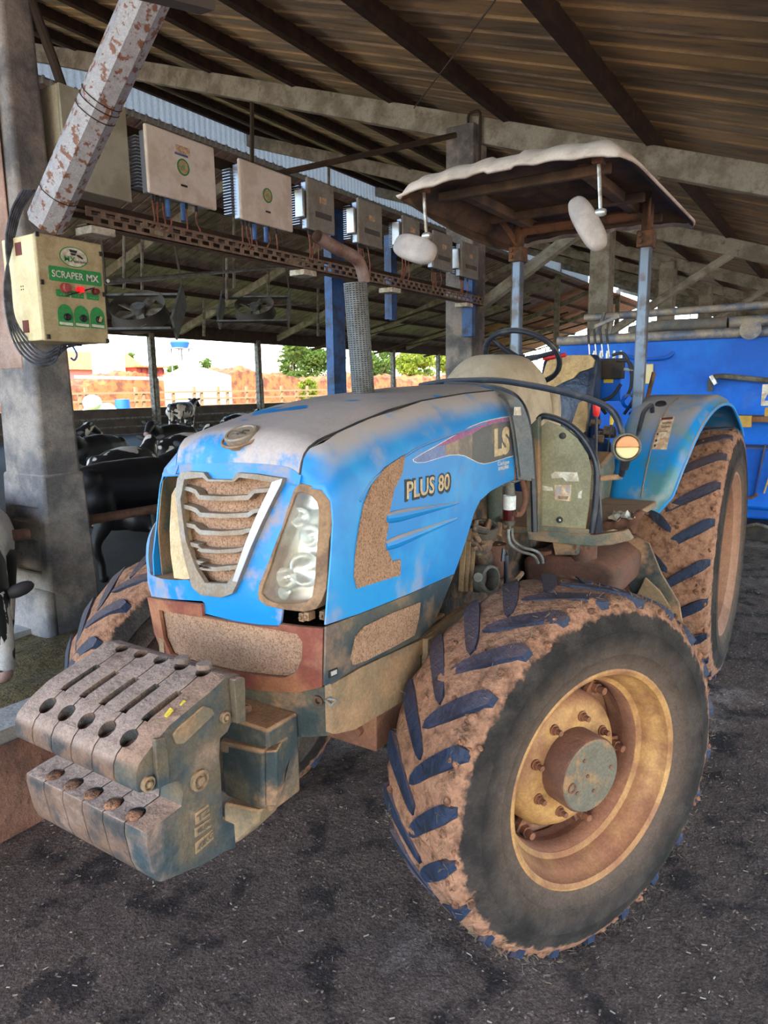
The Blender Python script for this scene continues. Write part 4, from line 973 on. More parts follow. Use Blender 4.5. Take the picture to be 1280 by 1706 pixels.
P=[X3(372,1338,3.02),X3(433,1352,3.0),X3(430,1372,3.0),X3(398,1402,3.02),X3(374,1415,3.04)]
mb=MB(); mb.add(P+[p-Vector((.08,0,0)) for p in P],[(0,1,2,3,4),(9,8,7,6,5)]+[(i,5+i,5+(i+1)%5,(i+1)%5) for i in range(5)]).obj('carrier_foot','frame_tan',T,bevel=.008)
mb=MB().cyl(X3(412,1180,2.96),X3(412,1180,2.99),.012,n=14).cyl(X3(412,1180,2.98),X3(412,1180,3.0),.007,n=6); mb.obj('carrier_bolt','rusty_bracket',T)
# ---- front axle
mb=MB().tube([(2.34,-.62,.56),(2.34,-.3,.60),(2.34,0,.66),(2.34,.3,.60),(2.34,.62,.56)],[.085,.10,.15,.10,.085],14)
mb.tube([(2.34,.0,.66),(2.1,0,.66)],[.13,.07],14).box((2.45,.02,.62),(2.62,.26,.76)); mb.obj('front_axle','rim_clay',T,bevel=.006)
mb=MB().cyl((2.62,.06,.70),(2.64,.06,.70),.018,n=6).cyl((2.62,.20,.68),(2.64,.20,.68),.018,n=6).tube([(2.40,-.50,.62),(2.46,.0,.66),(2.40,.5,.62)],.018,10); mb.obj('steering_rod','hub_brown',T)
# ---- engine and transmission block
mb=MB().box((1.2,-.22,.62),(2.3,.22,1.12)).box((1.5,-.18,1.1),(2.2,.2,1.42)).box((-.3,-.2,.5),(1.2,.2,.98)); mb.obj('engine_block','engine_grime',T,bevel=.03)
MB().tube([(-.19,-.80,.72),(-.19,.62,.72)],.11,16).obj('rear_axle','frame_iron',T)
random.seed(5); mb=MB(); mc=MB()
def E3(px,py,y=.3): return at(px,py,'Y',y)
mb.ell(E3(805,930,.24),(.055,.04,.05)).ell(E3(795,965,.26),(.05,.04,.05)).cyl(E3(800,905,.22),E3(800,905,.30),.045,n=18).cyl(E3(815,940,.24),E3(815,975,.24),.05,.045,n=18)
mb.tube([E3(785,900,.28),E3(800,915,.32),E3(820,900,.30)],.012).tube([E3(790,880,.3),E3(810,885,.33),E3(815,870,.3)],.014)
for i in range(34): 
    p=E3(random.uniform(782,845),random.uniform(870,988),random.uniform(.22,.33)); d=Vector((random.uniform(-1,1),random.uniform(-.3,.3),random.uniform(-1,1))).normalized(); r=random.uniform(.004,.014)
    (mb.cyl(p-d*r*2,p+d*r*2,r,n=10) if i%3 else mb.ell(p,(r*1.8,r,r*1.3),10,6))
mb.obj('engine_fitting','engine_grime',T,bevel=.003,kind='stuff')
mc.lathe([(.05,-.02),(.05,.02),(.042,.02),(.042,.0),(.02,.0),(.02,.015),(.001,.015)],E3(806,882,.30),(.2,.2,1),20).obj('oil_filler_cap','steel_dull',T)
mc=MB().lathe([(.046,0),(.05,.03),(.05,.06),(.04,.065)],E3(797,962,.30),(.3,1,.1),18).cyl(E3(797,962,.34),E3(797,962,.36),.018,n=8); mc.obj('alternator','steel_dull',T,bevel=.002)
MB().lathe([(.05,0),(.052,.05),(.046,.1),(.05,.13),(.001,.13)],E3(822,960,.26),(0,0,1),18).obj('starter_pot','brown_dirt_metal',T)
a=E3(826,865,.24);b=E3(826,812,.24); MB().cyl(E3(824,880,.22),E3(824,790,.22),.030,n=18).obj('intake_canister','grey_green',T)
# fuel filter
MB().cyl(E3(849,884,.32),E3(849,872,.32),.007,n=8).obj('filter_drain','steel_dull',T)
c0=E3(849,848,.32); k=.0245
MB().lathe([(k,0),(k,.052)],E3(849,848,.32),(0,0,1),24).cyl(E3(849,848,.32),E3(849,847,.32),k,n=24).obj('fuel_filter','white_plastic',T)
MB().cyl(E3(849,866,.32),E3(849,848,.32),k*.96,n=20).obj('filter_bowl','maroon_glass',T)
MB().cyl(E3(849,874,.32),E3(849,866,.32),k*.8,k,n=20).obj('filter_base','steel_dull',T); MB().cyl(E3(849,823,.32),E3(849,803,.32),k*.95,k*.7,n=20).box(E3(838,806,.33),E3(866,798,.30)).obj('filter_head','steel_dull',T,bevel=.002)
text_side2=None
for L in ([(853,880,.32),(856,900,.33),(872,912,.34),(893,918,.36),(903,928,.37),(905,938,.37)],[(847,882,.32),(850,905,.33),(866,918,.34),(886,924,.36),(893,930,.36),(897,938,.36)]):
    MB().tube(smooth_line([E3(*q) for q in L],5),.006,8).obj('fuel_hose','steel_light',T)
MB().tube(smooth_line([E3(870,800,.33),E3(876,830,.36),E3(868,855,.36),E3(858,856,.35)],5),.011,10).obj('fuel_hose','brown_dirt_metal',T)
MB().tube([E3(838,935,.34),E3(840,915,.34),E3(844,925,.35),E3(843,985,.35)],.009,8).obj('fuel_hose','black_tube',T)
MB().tube(smooth_line([E3(815,975,.3),E3(835,978,.34),E3(855,970,.36),E3(870,955,.36)],5),.010,8).obj('drain_pipe','frame_tan',T)
# ---- exhaust
MB().tube(smooth_line([at(608,470,'Y',-.02),at(600,440,'Y',-.02),at(585,425,'Y',-.02),at(560,413,'Y',-.02),at(528,394,'Y',-.02)],6),.0205,14,caps=False).obj('exhaust_pipe','exhaust_rust',T)
b0=at(606,662,'Y',0); t0=at(592,472,'Y',0); ax=(t0-b0)
MUF=MB().cyl(b0-Vector((0,0,.05)),t0,.030,n=16); MUF=MUF.obj('muffler','engine_dark',T)
mb=MB(); ring=22; rows=54; axn=ax.normalized(); ux=axn.cross(Vector((0,1,0))).normalized(); vx=axn.cross(ux)
# perforated guard: bars and rings around the muffler, with square holes between
for k in range(ring):
    a=2*PI*k/ring; p=(ux*math.cos(a)+vx*math.sin(a))*.037; mb.obox(b0+p+ax/2,(axn,p.cross(axn),p),(ax.length/2,.0021,.0009))
for i in range(rows+1):
    mb.lathe([(.0366,-.0021),(.038,-.0021),(.038,.0021),(.0366,.0021)],b0+ax*(i/rows),axn,ring,closed=True)
mb.obj('muffler_guard','muffler_guard',T,merge=False,smooth=0)
# ---- wheels
def lug_mb(R,W,hand,pitch,lw=.058,hgt=.024,slant=.13,curve=.4):
    """one tread bar: from the shoulder at y=0 in to just past the centre line"""
    mb=MB(); n=9; rows=[]
    for i in range(n+1):
        t=i/n; y=.006-t*(W*.56); c=slant*(t**1.15); w=lw*(1-.15*t)*max(.42,(1-abs(2*t-1)**5)**.5)
        rad=R-hgt*(.0)-.012*(1-min(1,t*5))**2 ; base=R-hgt-.02
        row=[]
        for s,rr in ((-1,base),(-1,rad),(1,rad),(1,base)):
            ww=w*(1.12 if rr==base else 1)
            a=hand*(c+s*ww/2)/R; row.append((rr*math.sin(a),y,rr*math.cos(a)))
        rows.append(row)
    vs=[p for r in rows for p in r]; fs=[]
    for i in range(n):
        for k in range(3): a=i*4+k; fs.append((a,a+1,a+5,a+4))
    fs+= [(0,3,2,1),(n*4,n*4+1,n*4+2,n*4+3)]
    return mb.add(vs,fs)
def wheel(pos,rz,R,W,rr,flip,rear,tm,label=None):
    """local frame: y points outward, rim flange plane at y=0"""
    N=22
    base=bpy.data.objects.new('tyre',None)
    prof=[(rr-.012,-.004),(rr,.006),(rr+.02,.012),(rr+.05,.022),(rr+.053,.026),(rr+.056,.023),(rr+.09,.027),(rr+.12,.026),(rr+.123,.029),(rr+.126,.0255),(R-.050,.014),(R-.024,-.004),(R-.013,-.03),(R-.009,-W*.5)]
    prof=prof+[(r,-W-y+.0) for r,y in prof[::-1][1:]]
    mb=MB().lathe(prof,(0,0,0),(0,1,0),120)
    random.seed(int(R*100)+flip)
    for v in mb.v:
        r=math.hypot(v.x,v.z)
        if r>R-.045:
            q=noise.noise(Vector((v.x*9,v.y*9+flip*3,v.z*9)))*.012+noise.noise(Vector((v.x*30,v.y*30,v.z*30)))*.007
            k=(r+max(-.012,q+.004))/r; v.x*=k; v.z*=k
    o=mb.obj('tyre',tm,None,smooth=60,merge=False); o.location=pos; o.rotation_euler=(0,0,rz); attach(o,T,True)
    if label: o['label']=label
    hand=-1 if flip else 1
    m1=lug_mb(R,W,hand,0,slant=.15 if not rear else .17,lw=.068 if not rear else .068,hgt=.022).mesh('tread_lug','rubber_lug',30)
    # mirrored copy for the inner half
    mm=lug_mb(R,W,hand,0,slant=.15 if not rear else .17,lw=.068 if not rear else .068,hgt=.022)
    for v in mm.v: v.y=-W-v.y
    m2=mm.mesh('tread_lug','rubber_lug',30)
    for k in range(N):
        for me,ph in ((m1,0),(m2,.5)):
            l=bpy.data.objects.new('tread_lug',me); COL.objects.link(l); l.parent=o; l.rotation_euler=(0,2*PI*(k+ph)/N,0)
    # rim
    if not rear:
        prof=[(rr-.012,-.012),(rr+.006,-.004),(rr+.008,.006),(rr-.002,.010),(rr-.014,.002),(rr-.018,-.02),(rr-.030,-.034),(rr-.040,-.05),(rr-.046,-.075),(rr-.060,-.085),(rr-.066,-.12),(rr-.066,-.19),(rr-.03,-.24),(rr-.01,-.30),(rr+.004,-.31)]
    else:
        prof=[(rr-.012,-.012),(rr+.006,-.004),(rr+.008,.008),(rr-.006,.008),(rr-.02,-.01),(rr-.05,-.03),(rr-.07,-.10),(rr-.07,-.3),(rr-.01,-W),(rr+.004,-W)]
    rim=MB().lathe(prof,(0,0,0),(0,1,0),72).obj('wheel_rim','rim_yellow' if not rear else 'rim_rear',None,smooth=40,merge=False); rim.location=pos; rim.rotation_euler=(0,0,rz); attach(rim,T,True)
    return o,rim,m1
pL=Vector((2.3,.83,.55)); pR=Vector((2.3,-.83,.55)); ST=math.radians(-25.9)
def outward(rz): return Vector((-math.sin(rz),math.cos(rz),0))
tl,rl,lm=wheel(pL,ST,.56,.31,.335,0,False,'front_tyre_rubber','front tyre nearest the camera')
tr,rr_,_=wheel(pR,ST+PI,.56,.31,.335,1,False,'front_tyre_rubber')
def front_hub(rim):
    # dished centre disc
    MB().lathe([(.001,-.105),(.10,-.105),(.14,-.104),(.178,-.108),(.205,-.122),(.220,-.145),(.224,-.19),(.20,-.20)],(0,0,0),(0,1,0),56).obj('wheel_disc','rim_yellow',rim,world=False,smooth=50,merge=False)
    MB().lathe([(.118,-.11),(.118,-.03),(.113,-.022)],(0,0,0),(0,1,0),48).obj('hub_body','hub_brown',rim,world=False)
    hf=MB().lathe([(.113,-.022),(.109,-.018),(.001,-.018)],(0,0,0),(0,1,0),48).obj('hub_face','hub_face',rim,world=False)
    mb=MB()
    for a,r in ((60,.07),(175,.08),(260,.05),(20,.02),(330,.07)):
        x=r*math.cos(math.radians(a));z=r*math.sin(math.radians(a)); mb.cyl((x,-.02,z),(x,-.0145,z),.006,n=8)
    x=-.085*-1; mb.lathe([(.016,-.0005),(.016,.004),(.011,.004),(.010,0)],(.082,-.018,-.012),(0,1,0),16)
    mb.obj('hub_plug','hub_brown',rim,world=False)
    nut=MB().cyl((0,0,0),(0,.014,0),.013,n=6).cyl((0,.01,0),(0,.030,0),.009,n=8).lathe([(.017,0),(.017,.004),(.010,.004)],n=12).mesh('wheel_nut','nut_brown',30)
    for k in range(8):
        a=2*PI*(k+.35)/8; o=bpy.data.objects.new('wheel_nut',nut); COL.objects.link(o); o.parent=rim; o.location=(.152*math.cos(a),-.104,.152*math.sin(a))
    lugb=MB().box((-.03,-.05,-.026),(.03,-.035,.026)).cyl((0,-.035,0),(0,-.018,0),.018,n=6).cyl((0,-.018,0),(0,.006,0),.012,n=8).mesh('rim_clamp','nut_brown',30)
    for k in range(6):
        a=2*PI*(k+.1)/6; o=bpy.data.objects.new('rim_clamp',lugb); COL.objects.link(o); o.parent=rim; o.location=(.246*math.cos(a),-.115,.246*math.sin(a)); o.rotation_euler=(0,-a,0)
    MB().lathe([(.262,-.13),(.275,-.20),(.20,-.215),(.19,-.20)],n=48).obj('wheel_web','rim_clay',rim,world=False)
front_hub(rl); front_hub(rr_)
# clay colour inside the deep barrel
MB().lathe([(.2885,-.078),(.2735,-.088),(.2675,-.12),(.2675,-.19)],n=72).obj('barrel_dirt','rim_clay',rl,world=False,merge=False,smooth=60)
t3,r3,_=wheel(Vector((-.19,.85,.722)),0,.733,.42,.47,0,True,'rear_tyre_rubber')
t4,r4,_=wheel(Vector((-.19,-.85,.722)),PI,.733,.42,.47,1,True,'rear_tyre_rubber')
for r in (r3,r4): MB().lathe([(.001,-.12),(.18,-.12),(.24,-.15),(.40,-.17),(.42,-.2)],n=48).obj('wheel_disc','rim_rear',r,world=False,merge=False)
# caked mud lumps on the near front tyre's shoulder
random.seed(9); mb=MB()
for k in range(420):
    a=random.uniform(0,2*PI); y=random.choice([random.gauss(-.012,.012),random.uniform(-.3,0)]); r=.541+random.uniform(-.004,.010)-(.02 if y>-.01 else 0); s=random.uniform(.004,.013)
    mb.ell((r*math.sin(a),y,r*math.cos(a)),(s*1.3,s,s*.8),6,4,Matrix.Rotation(-a,3,'Y'))
mb.obj('mud_clods','mud',tl,world=False,merge=False,kind='stuff')
random.seed(10); mb=MB()
for k in range(900):
    a=random.uniform(0,2*PI); y=random.choice([random.gauss(-.02,.02),random.uniform(-.3,0)]); r=.552+random.uniform(-.01,.012); 
    c=Vector((r*math.sin(a),y,r*math.cos(a))); d=Vector((random.gauss(0,1),random.gauss(0,1),random.gauss(0,1))).normalized(); mb.cyl(c-d*.010,c+d*.010,.0009,n=3,caps=False)
mb.obj('straw_bits','straw',tl,world=False,merge=False,kind='stuff')
random.seed(19); mb=MB()
for k in range(420):
    a=random.uniform(0,2*PI); y=random.uniform(-.4,0); r=.715+random.uniform(-.006,.010); s=random.uniform(.006,.016)
    mb.ell((r*math.sin(a),y,r*math.cos(a)),(s*1.3,s,s*.8),6,4,Matrix.Rotation(-a,3,'Y'))
mb.obj('mud_clods','mud',t3,world=False,merge=False,kind='stuff')
# ---- rear fenders
def fender(sg):
    wc=Vector((-.19,0,.722))
    def fn(u,v,k=0):
        a=math.radians(24+104*u)   # angle, 0 = forward
        R=.865+.05*math.sin(PI*min(1,u*1.2)); zc=wc.z
        yo=interp([(0,.60),(.06,.66),(.2,.70),(.4,.745),(.65,.80),(1,.83)],u); yi=.35
        y=yi+(yo-yi)*v; lip=.05*max(0,(v-.86)/.14)**2+ .03*max(0,(.1-v)/.1)
        rr=R-lip-k-.03*max(0,1-u/.08)*0
        return (wc.x+rr*math.cos(a)*.985,sg*y,zc+(rr+.015)*math.sin(a))
    mb=MB(); mb.grid(lambda u,v:fn(u,v),36,16).grid(lambda u,v:fn(u,v,.008),36,16)
    o=mb.obj('fender','fender_paint',T,smooth=60,merge=False)
    # inner wall
    mb=MB()
    def wf(u,v):
        p=Vector(fn(u,0)); q=Vector((wc.x+.1,p.y,.95)); return p.lerp(q,v)
    mb.grid(wf,24,4).obj('fender_side','fender_paint',o,smooth=30,merge=False)
    # bright rolled edge
    pts=[fn(i/36,1,.004) for i in range(37)]
    MB().tube(pts,.009,8).obj('fender_lip','blue_paint',o)
    return o,fn
fo,ffn=fender(1); fender(-1)
def fhit(px,py):
    # closest fender surface point to the viewing ray
    best=None; d=ray(px,py).normalized()
    for i in range(73):
        for j in range(41):
            p=Vector(ffn(i*.5/72,j/40)); q=p-CAM; e=(q-d*q.dot(d)).length
            if best is None or e<best[0]: best=(e,i*.5/72,j/40)
    return best[1],best[2]
def f_off(u,v,d): 
    p=Vector(ffn(u,v)); n=Vector((p.x+.19,0,p.z-.722)).normalized(); return p+n*d
st=[fhit(*q) for q in [(1102,696),(1125,695),(1110,749),(1086,749)]]
surf_poly(st,f_off,.02,.003,.001).obj('warning_sticker','sticker_tan',fo,smooth=0)
def quad(t,s,a,b,c,d): return (Vector(a)*(1-s)+Vector(b)*s)*(1-t)+(Vector(d)*(1-s)+Vector(c)*s)*t
for t0,t1,s0,s1,m in ((.02,.10,.1,.9,'hinge_rust'),(.55,.6,.08,.2,'ink'),(.74,.8,.08,.2,'ink'),(.88,.94,.08,.2,'ink'),(.2,.24,.25,.9,'decal_tan'),(.34,.37,.25,.9,'decal_tan'),(.48,.51,.25,.8,'decal_tan')):
    MB().prism([quad(t,s,*[Vector(q) for q in st]) for t,s in ((t0,s0),(t0,s1),(t1,s1),(t1,s0))],f_off,.0035,.0055).obj('sticker_print',m,fo,smooth=0)
hb=[fhit(*q) for q in [(1088,686),(1075,700),(1066,730),(1062,745)]]
MB().tube(rnd([f_off(*hb[0],.0),f_off(hb[0][0],hb[0][1],.05),f_off(*hb[1],.06),f_off(*hb[2],.05),f_off(*hb[3],.0)],.03),.012,10).obj('grab_handle','black_tube',T)
sc=[f_off(*fhit(px,py),.004) for px,py in [(1130,655),(1112,680),(1095,720),(1080,770),(1068,830)]]
MB().tube(smooth_line(sc,4),.003,6).obj('fender_seam','grey_green',fo)
MB().lathe([(.03,0),(.028,.008),(.001,.009)],f_off(*fhit(1101,673),.0),(.5,0,.8),18).obj('fender_cap','black_rubber',fo)
# big support plates in front of the rear wheel
def E5(px,py,y=.5): return at(px,py,'Y',y)
def plate(L,Y,th,m,name,bev=.004):
    P=[at(px,py,'Y',Y) for px,py in L]; n=len(P)
    mb=MB(); mb.add(P+[p-Vector((0,th,0)) for p in P],[tuple(range(n)),tuple(range(2*n-1,n-1,-1))]+[(i,n+i,n+(i+1)%n,(i+1)%n) for i in range(n)])
    return mb.obj(name,m,T,bevel=bev)
def xpl(L,X,th,m,name): P=[at(a_,b_,'X',X) for a_,b_ in L]; return MB().prism([(p.y,p.z) for p in P],lambda y,z,d:(X-d,y,z),0,th).obj(name,m,T,bevel=.004)
xpl([(1016,903),(1062,896),(1082,905),(1102,955),(1132,1005),(1142,1066),(1100,1040),(1062,1010),(1040,960)],1.02,.014,'frame_iron','support_plate')
xpl([(1056,1000),(1075,962),(1100,985),(1122,1020),(1120,1048),(1085,1035)],1.05,.014,'frame_tan','support_plate')
mb=MB()
for px,py in ((1027,908),(1047,910)): p=at(px,py,'X',1.02); mb.cyl(p,p+Vector((.014,0,0)),.014,n=6)
mb.obj('support_bolt','rusty_bracket',T,kind='stuff')
# ---- fuel tank, platform edge, filler
def EX(px,py,x=1.58): return at(px,py,'X',x)
ztop=EX(950,934,1.45).z
MB().prism([(.24,ztop-.02),(.30,ztop+.01),(.58,ztop+.01),(.64,ztop-.03),(.63,.84),(.57,.80),(.27,.78)],lambda y,z,d:(1.45-d,y,z),0,.62).obj('fuel_tank','brown_dirt_metal',T,bevel=.025,seg=4)
a=EX(973,940,1.40); MB().lathe([(.052,0),(.052,.10),(.001,.10)],(1.40,a.y,ztop+.0),(0,0,1),28).obj('tank_neck','brown_dirt_metal',T)
a=EX(905,935,1.41); MB().lathe([(.036,0),(.036,.018),(.02,.022),(.001,.022)],(1.41,a.y,ztop+.005),(0,0,1),18).obj('tank_cap','hub_brown',T)
def xprism(L,X,th,m,name,par=None,bev=.004,smooth=35):
    P=[at(px,py,'X',X) for px,py in L]
    return MB().prism([(p.y,p.z) for p in P],lambda y,z,d:(X-d,y,z),0,th).obj(name,m,par or T,bevel=bev,smooth=smooth)
xprism([(878,882),(990,892),(1042,884),(1052,900),(1020,908),(984,911),(880,900)],1.60,.05,'grey_green','step_frame')
zp=EX(930,886,1.58).z
MB().box((.62,-.60,zp-.03),(1.56,.61,zp)).obj('platform','grey_green',T,bevel=.008)
xprism([(920,903),(962,906),(962,925),(925,925)],1.50,.04,'frame_iron','platform_bracket')
for k in range(3): p=EX(958+k*12,912,1.605); MB().cyl(p-Vector((.006,0,0)),p+Vector((.006,0,0)),.008,n=6).obj('frame_bolt','rusty_bracket',T)
p=EX(1012,868,1.40)
MB().grid(lambda u,v:(1.52-.30*u,.56+.16*v,zp+.012+.05*abs(noise.noise(Vector((u*3,v*3,1))))+.04*v*math.sin(u*3)),10,10).obj('floor_mat','brown_dirt_metal',T,smooth=60)
MB().grid(lambda u,v:(1.46-.14*u,.60+.10*v,zp+.055+.03*noise.noise(Vector((u*4,v*4,7)))),8,8).obj('rag','paper_white',T,smooth=60)
# ---- dash cowl, steering wheel, seat
def cowl(u,v):
    a=-PI/2+PI*v; x0,x1=1.58,.90
    z=interp([(0,1.64),(.08,1.72),(.2,1.79),(.36,1.838),(.7,1.845),(.86,1.81),(.95,1.72),(1,1.50)],u); x=x0+(x1-x0)*u; hw=interp([(0,.14),(.3,.19),(.7,.205),(1,.18)],u)
    s=math.sin(a);c=math.cos(a); y=hw*math.copysign(abs(s)**.75,s); zz=1.35+(z-1.35)*abs(c)**.42; return (x,y,zz)
MB().grid(cowl,24,32).obj('dash_cowl','cowl_beige',T,smooth=60,merge=False)
MB().prism([(.92,1.38),(.92,1.66),(.88,1.70),(.84,1.60),(.84,1.38)],lambda x,z,d:(x,d,z),-.19,.19).obj('dash_panel','cowl_beige',T,bevel=.02)
sc_=Vector((.93,.01,1.835)); sn=Vector((-.66,0,.75)).normalized(); su=Vector((0,1,0)); sv=sn.cross(su)
MB().tube(arc(sc_,su,sv,.183,0,2*PI,48)[:-1],.0135,10,closed=True).obj('steering_wheel','black_tube',T)
SW=bpy.data.objects[-1] if False else [o for o in T.children if o.name.startswith('steering_wheel')][0]
mb=MB().lathe([(.04,-.02),(.042,.0),(.03,.012),(.001,.014)],sc_-sn*.02,sn,20)
for a in (90,210,330):
    a=math.radians(a+20); mb.tube([sc_-sn*.015+(su*math.cos(a)+sv*math.sin(a))*.03,sc_-sn*.012+(su*math.cos(a)+sv*math.sin(a))*.1,sc_+(su*math.cos(a)+sv*math.sin(a))*.18],[.016,.012,.010],8)
mb.obj('spokes','black_tube',SW)
MB().tube([sc_-sn*.02,sc_-sn*.28],.02,10).obj('steering_column','black_rubber',T)
p0=at(905,598,'X',.85); p1=at(943,591,'X',.85); MB().tube([p0,p0.lerp(p1,.3),p1],[.007,.011,.010],12).obj('spinner_knob','red_plastic',SW)
def seatfn(u,v):
    y=(u-.5)*2; y3=.23*y; z=1.50+.36*v; b=.05*(1-abs(y)**3); zz=z-(.05*abs(y)**4 if v>.8 else 0); return (.13-.12*v+b,y3+.08,zz)
mb=MB(); mb.grid(seatfn,20,20).grid(lambda u,v:(seatfn(u,v)[0]-.10 if 0<u<1 else seatfn(u,v)[0]-.06,seatfn(u,v)[1],seatfn(u,v)[2]),20,20)
MB().prism([(.02,1.30),(.20,1.30),(.22,1.48),(.18,1.70),(.12,1.86),(.05,1.88),(.0,1.84),(-.02,1.5)],lambda x,z,d:(x,d,z),-.19,.135).obj('seat_back','seat_vinyl',T,bevel=.035,seg=4)
SB=[o for o in T.children if o.name.startswith('seat_back')][0]
# torn patches where the foam shows
P=[(-.17,1.73),(-.15,1.84),(-.10,1.868),(.0,1.872),(.10,1.868),(.128,1.84),(.125,1.80),(.09,1.785),(.05,1.775),(.02,1.74),(-.03,1.72),(-.09,1.69),(-.14,1.70)]
surf_poly(P,lambda y,z,d:(.212-(z-1.48)*.19 -(max(0,z-1.8)**1.4)*1.0+d-.005,y,z),.03,.02,0).obj('seat_foam','foam',SB,merge=False)
P=[(.03,1.44),(.05,1.52),(.07,1.60),(.115,1.62),(.128,1.52),(.12,1.44),(.08,1.41)]
surf_poly(P,lambda y,z,d:(.225-max(0,z-1.48)*.18+d,y,z),.03,.014,0).obj('seat_foam','foam',SB,merge=False)
MB().prism([(.12,1.28),(.55,1.32),(.60,1.38),(.55,1.43),(.2,1.40)],lambda x,z,d:(x,d,z),-.18,.26).obj('seat_cushion','seat_vinyl',T,bevel=.03,seg=3)
MB().box((.15,-.15,.97),(.5,.2,1.30)).obj('seat_base','engine_dark',T,bevel=.02)
# red and yellow levers beside the seat
def lever(L,rt,mk,knob,r=.007):
    pts=[at(*q) if len(q)==4 else q for q in L]; o=MB().tube(pts,r,8).obj('lever','black_tube',T); 
    a=pts[-1]; d=(pts[-1]-pts[-2]).normalized(); MB().tube([a-d*.01,a+d*.01,a+d*.05,a+d*.065],[rt*.7,rt,rt,rt*.6],12).obj('knob',mk,o,label=knob)
lever([(993,790,'Y',.36),(994,690,'Y',.36)],.018,'red_plastic','red grip'); lever([(1010,770,'Y',.32),(1019,705,'Y',.32)],.012,'yellow_plastic','yellow grip',.005)
mb=MB(); random.seed(2)
for i in range(12):
    p=at(random.uniform(978,1020),random.uniform(690,800),'Y',random.uniform(.1,.3)); mb.obox(p,((1,random.random()*.4,.3),(0,1,0),(-.3,0,1)),(random.uniform(.02,.05),.03,random.uniform(.01,.03)))
mb.obj('console','engine_grime',T,bevel=.006,kind='stuff')
MB().prism([(.45,.95),(.75,.95),(.7,1.30),(.5,1.36),(.42,1.2)],lambda x,z,d:(x,d,z),.26,.36).obj('side_console','grey_green',T,bevel=.02)
# ---- black rails and the front pane of the driver's stand
def Yp(px,py,y): return at(px,py,'Y',y)
def XR(L,x): return [at(px,py,'X',x) for px,py in L]
rail=XR([(700,643),(740,636),(780,634),(830,634),(890,643),(950,656),(1000,672),(1024,690),(1036,722)],1.64)+[at(1040,760,'X',1.60),at(1036,792,'X',1.56)]
MB().tube(smooth_line(rail,6),.0125,10).obj('hand_rail','black_tube',T)
MB().tube([at(1036,794,'X',1.56),at(1000,797,'X',1.57)],.011,10).obj('rail_stub','frame_iron',T)
r2=XR([(742,640),(800,643),(845,653),(868,672),(880,706),(887,770),(890,850),(891,886)],1.66)
MB().tube(smooth_line(r2,6),.012,10).obj('fairing_rail','black_tube',T)
# rubber fairing between hood and rail
top=[Yp(748,641,-.08),Yp(800,645,.12),Yp(840,655,.27),Yp(860,675,.325),Yp(868,720,.345),Yp(873,800,.35)]
bt=[Yp(885,880-1,.36)]
def fair(u,v):
    P=smooth_line([Yp(806,646,.16),Yp(836,656,.28),Yp(849,674,.335),Yp(859,720,.352),Yp(868,795,.356)],5); Q=smooth_line([Yp(822,646,.20),Yp(860,662,.34),Yp(876,686,.375),Yp(886,730,.385),Yp(891,798,.388)],5)
    i=u*(len(P)-1); a=min(int(i),len(P)-2); f=i-a; p=P[a].lerp(P[a+1],f); q=Q[a].lerp(Q[a+1],f); return p.lerp(q,v)
mb=MB(); mb.grid(fair,20,4); mb.grid(lambda u,v:tuple(Vector(fair(u,v))-Vector((.0,.012,.008))),20,4); mb.obj('rubber_fairing','grey_fairing',T,smooth=60,merge=False)
FAIR=[o for o in T.children if o.name.startswith('rubber_fairing')][0]
MB().prism([(0,0),(1,0),(.9,1),(.1,1)],lambda u,v,d:tuple(Vector(Yp(856+u*12,692-v*14,.366))+Vector((0,d,0))),0,.002).obj('fairing_sticker','paper_white',FAIR)
MB().tube([Yp(856,800,.33),Yp(866,700,.33)],.008,8).obj('fairing_edge','brown_dirt_metal',T)
# bulkhead beside the pane
xprism([(880,712),(898,694),(898,886),(877,886),(876,800)],1.62,.03,'grey_green','bulkhead')
PX=1.58
fr2=XR([(897,884),(897,700),(908,693),(940,703),(965,722),(985,750),(995,785),(992,840),(986,888)],PX)
MB().tube(smooth_line(fr2[1:],6),.0125,12).obj('pane_frame','black_tube',T)
MB().beam(fr2[0],fr2[1],.02,.022,up=(1,0,0)).obj('pane_post','grey_green',T,bevel=.004)
MB().beam(at(985,888,'X',PX),at(880,880,'X',PX),.03,.02,up=(1,0,0)).obj('pane_sill','grey_green',T,bevel=.004)
pane=[(p.y,p.z) for p in XR([(902,876),(900,712),(912,702),(940,712),(962,730),(980,758),(986,785),(982,840),(976,882)],PX)]
pn=MB().prism(pane,lambda y,z,d:(PX+d,y,z),-.006,.0).obj('front_pane','side_pane',T,bevel=.001)
for px,py in ((938,726),(933,866)): MB().lathe([(.013,0),(.012,.008),(.006,.010),(.001,.010)],at(px,py,'X',PX),(1,0,0),18).obj('pane_bolt','black_rubber',pn)
MB().lathe([(.005,.010),(.001,.012)],at(934,866,'X',PX),(1,0,0),10).obj('bolt_head','zinc',pn)
def pq(L,m,name,d=0): MB().prism([(p.y,p.z) for p in XR(L,PX)],lambda y,z,dd:(PX+d+dd,y,z),0,.0012).obj(name,m,pn,smooth=0)
pq([(918,790),(925,786),(962,787),(965,802),(944,802),(938,796),(920,797)],'paper_white','sticker_scrap')
pq([(904,809),(921,812),(922,818),(905,817)],'paper_white','sticker_scrap')
pq([(924,808),(952,808),(951,835),(925,833)],'sticker_tan','sticker_scrap')
pq([(926,811),(937,810),(934,824),(927,828)],'mirror_shell','sticker_scrap',.0013)
pq([(942,811),(951,810),(950,822),(944,820)],'mirror_shell','sticker_scrap',.0013)
pq([(930,826),(948,827),(946,832),(931,831)],'decal_tan','sticker_scrap',.0013)
pq([(964,820),(970,817),(969,830),(963,830)],'paper_white','sticker_scrap')
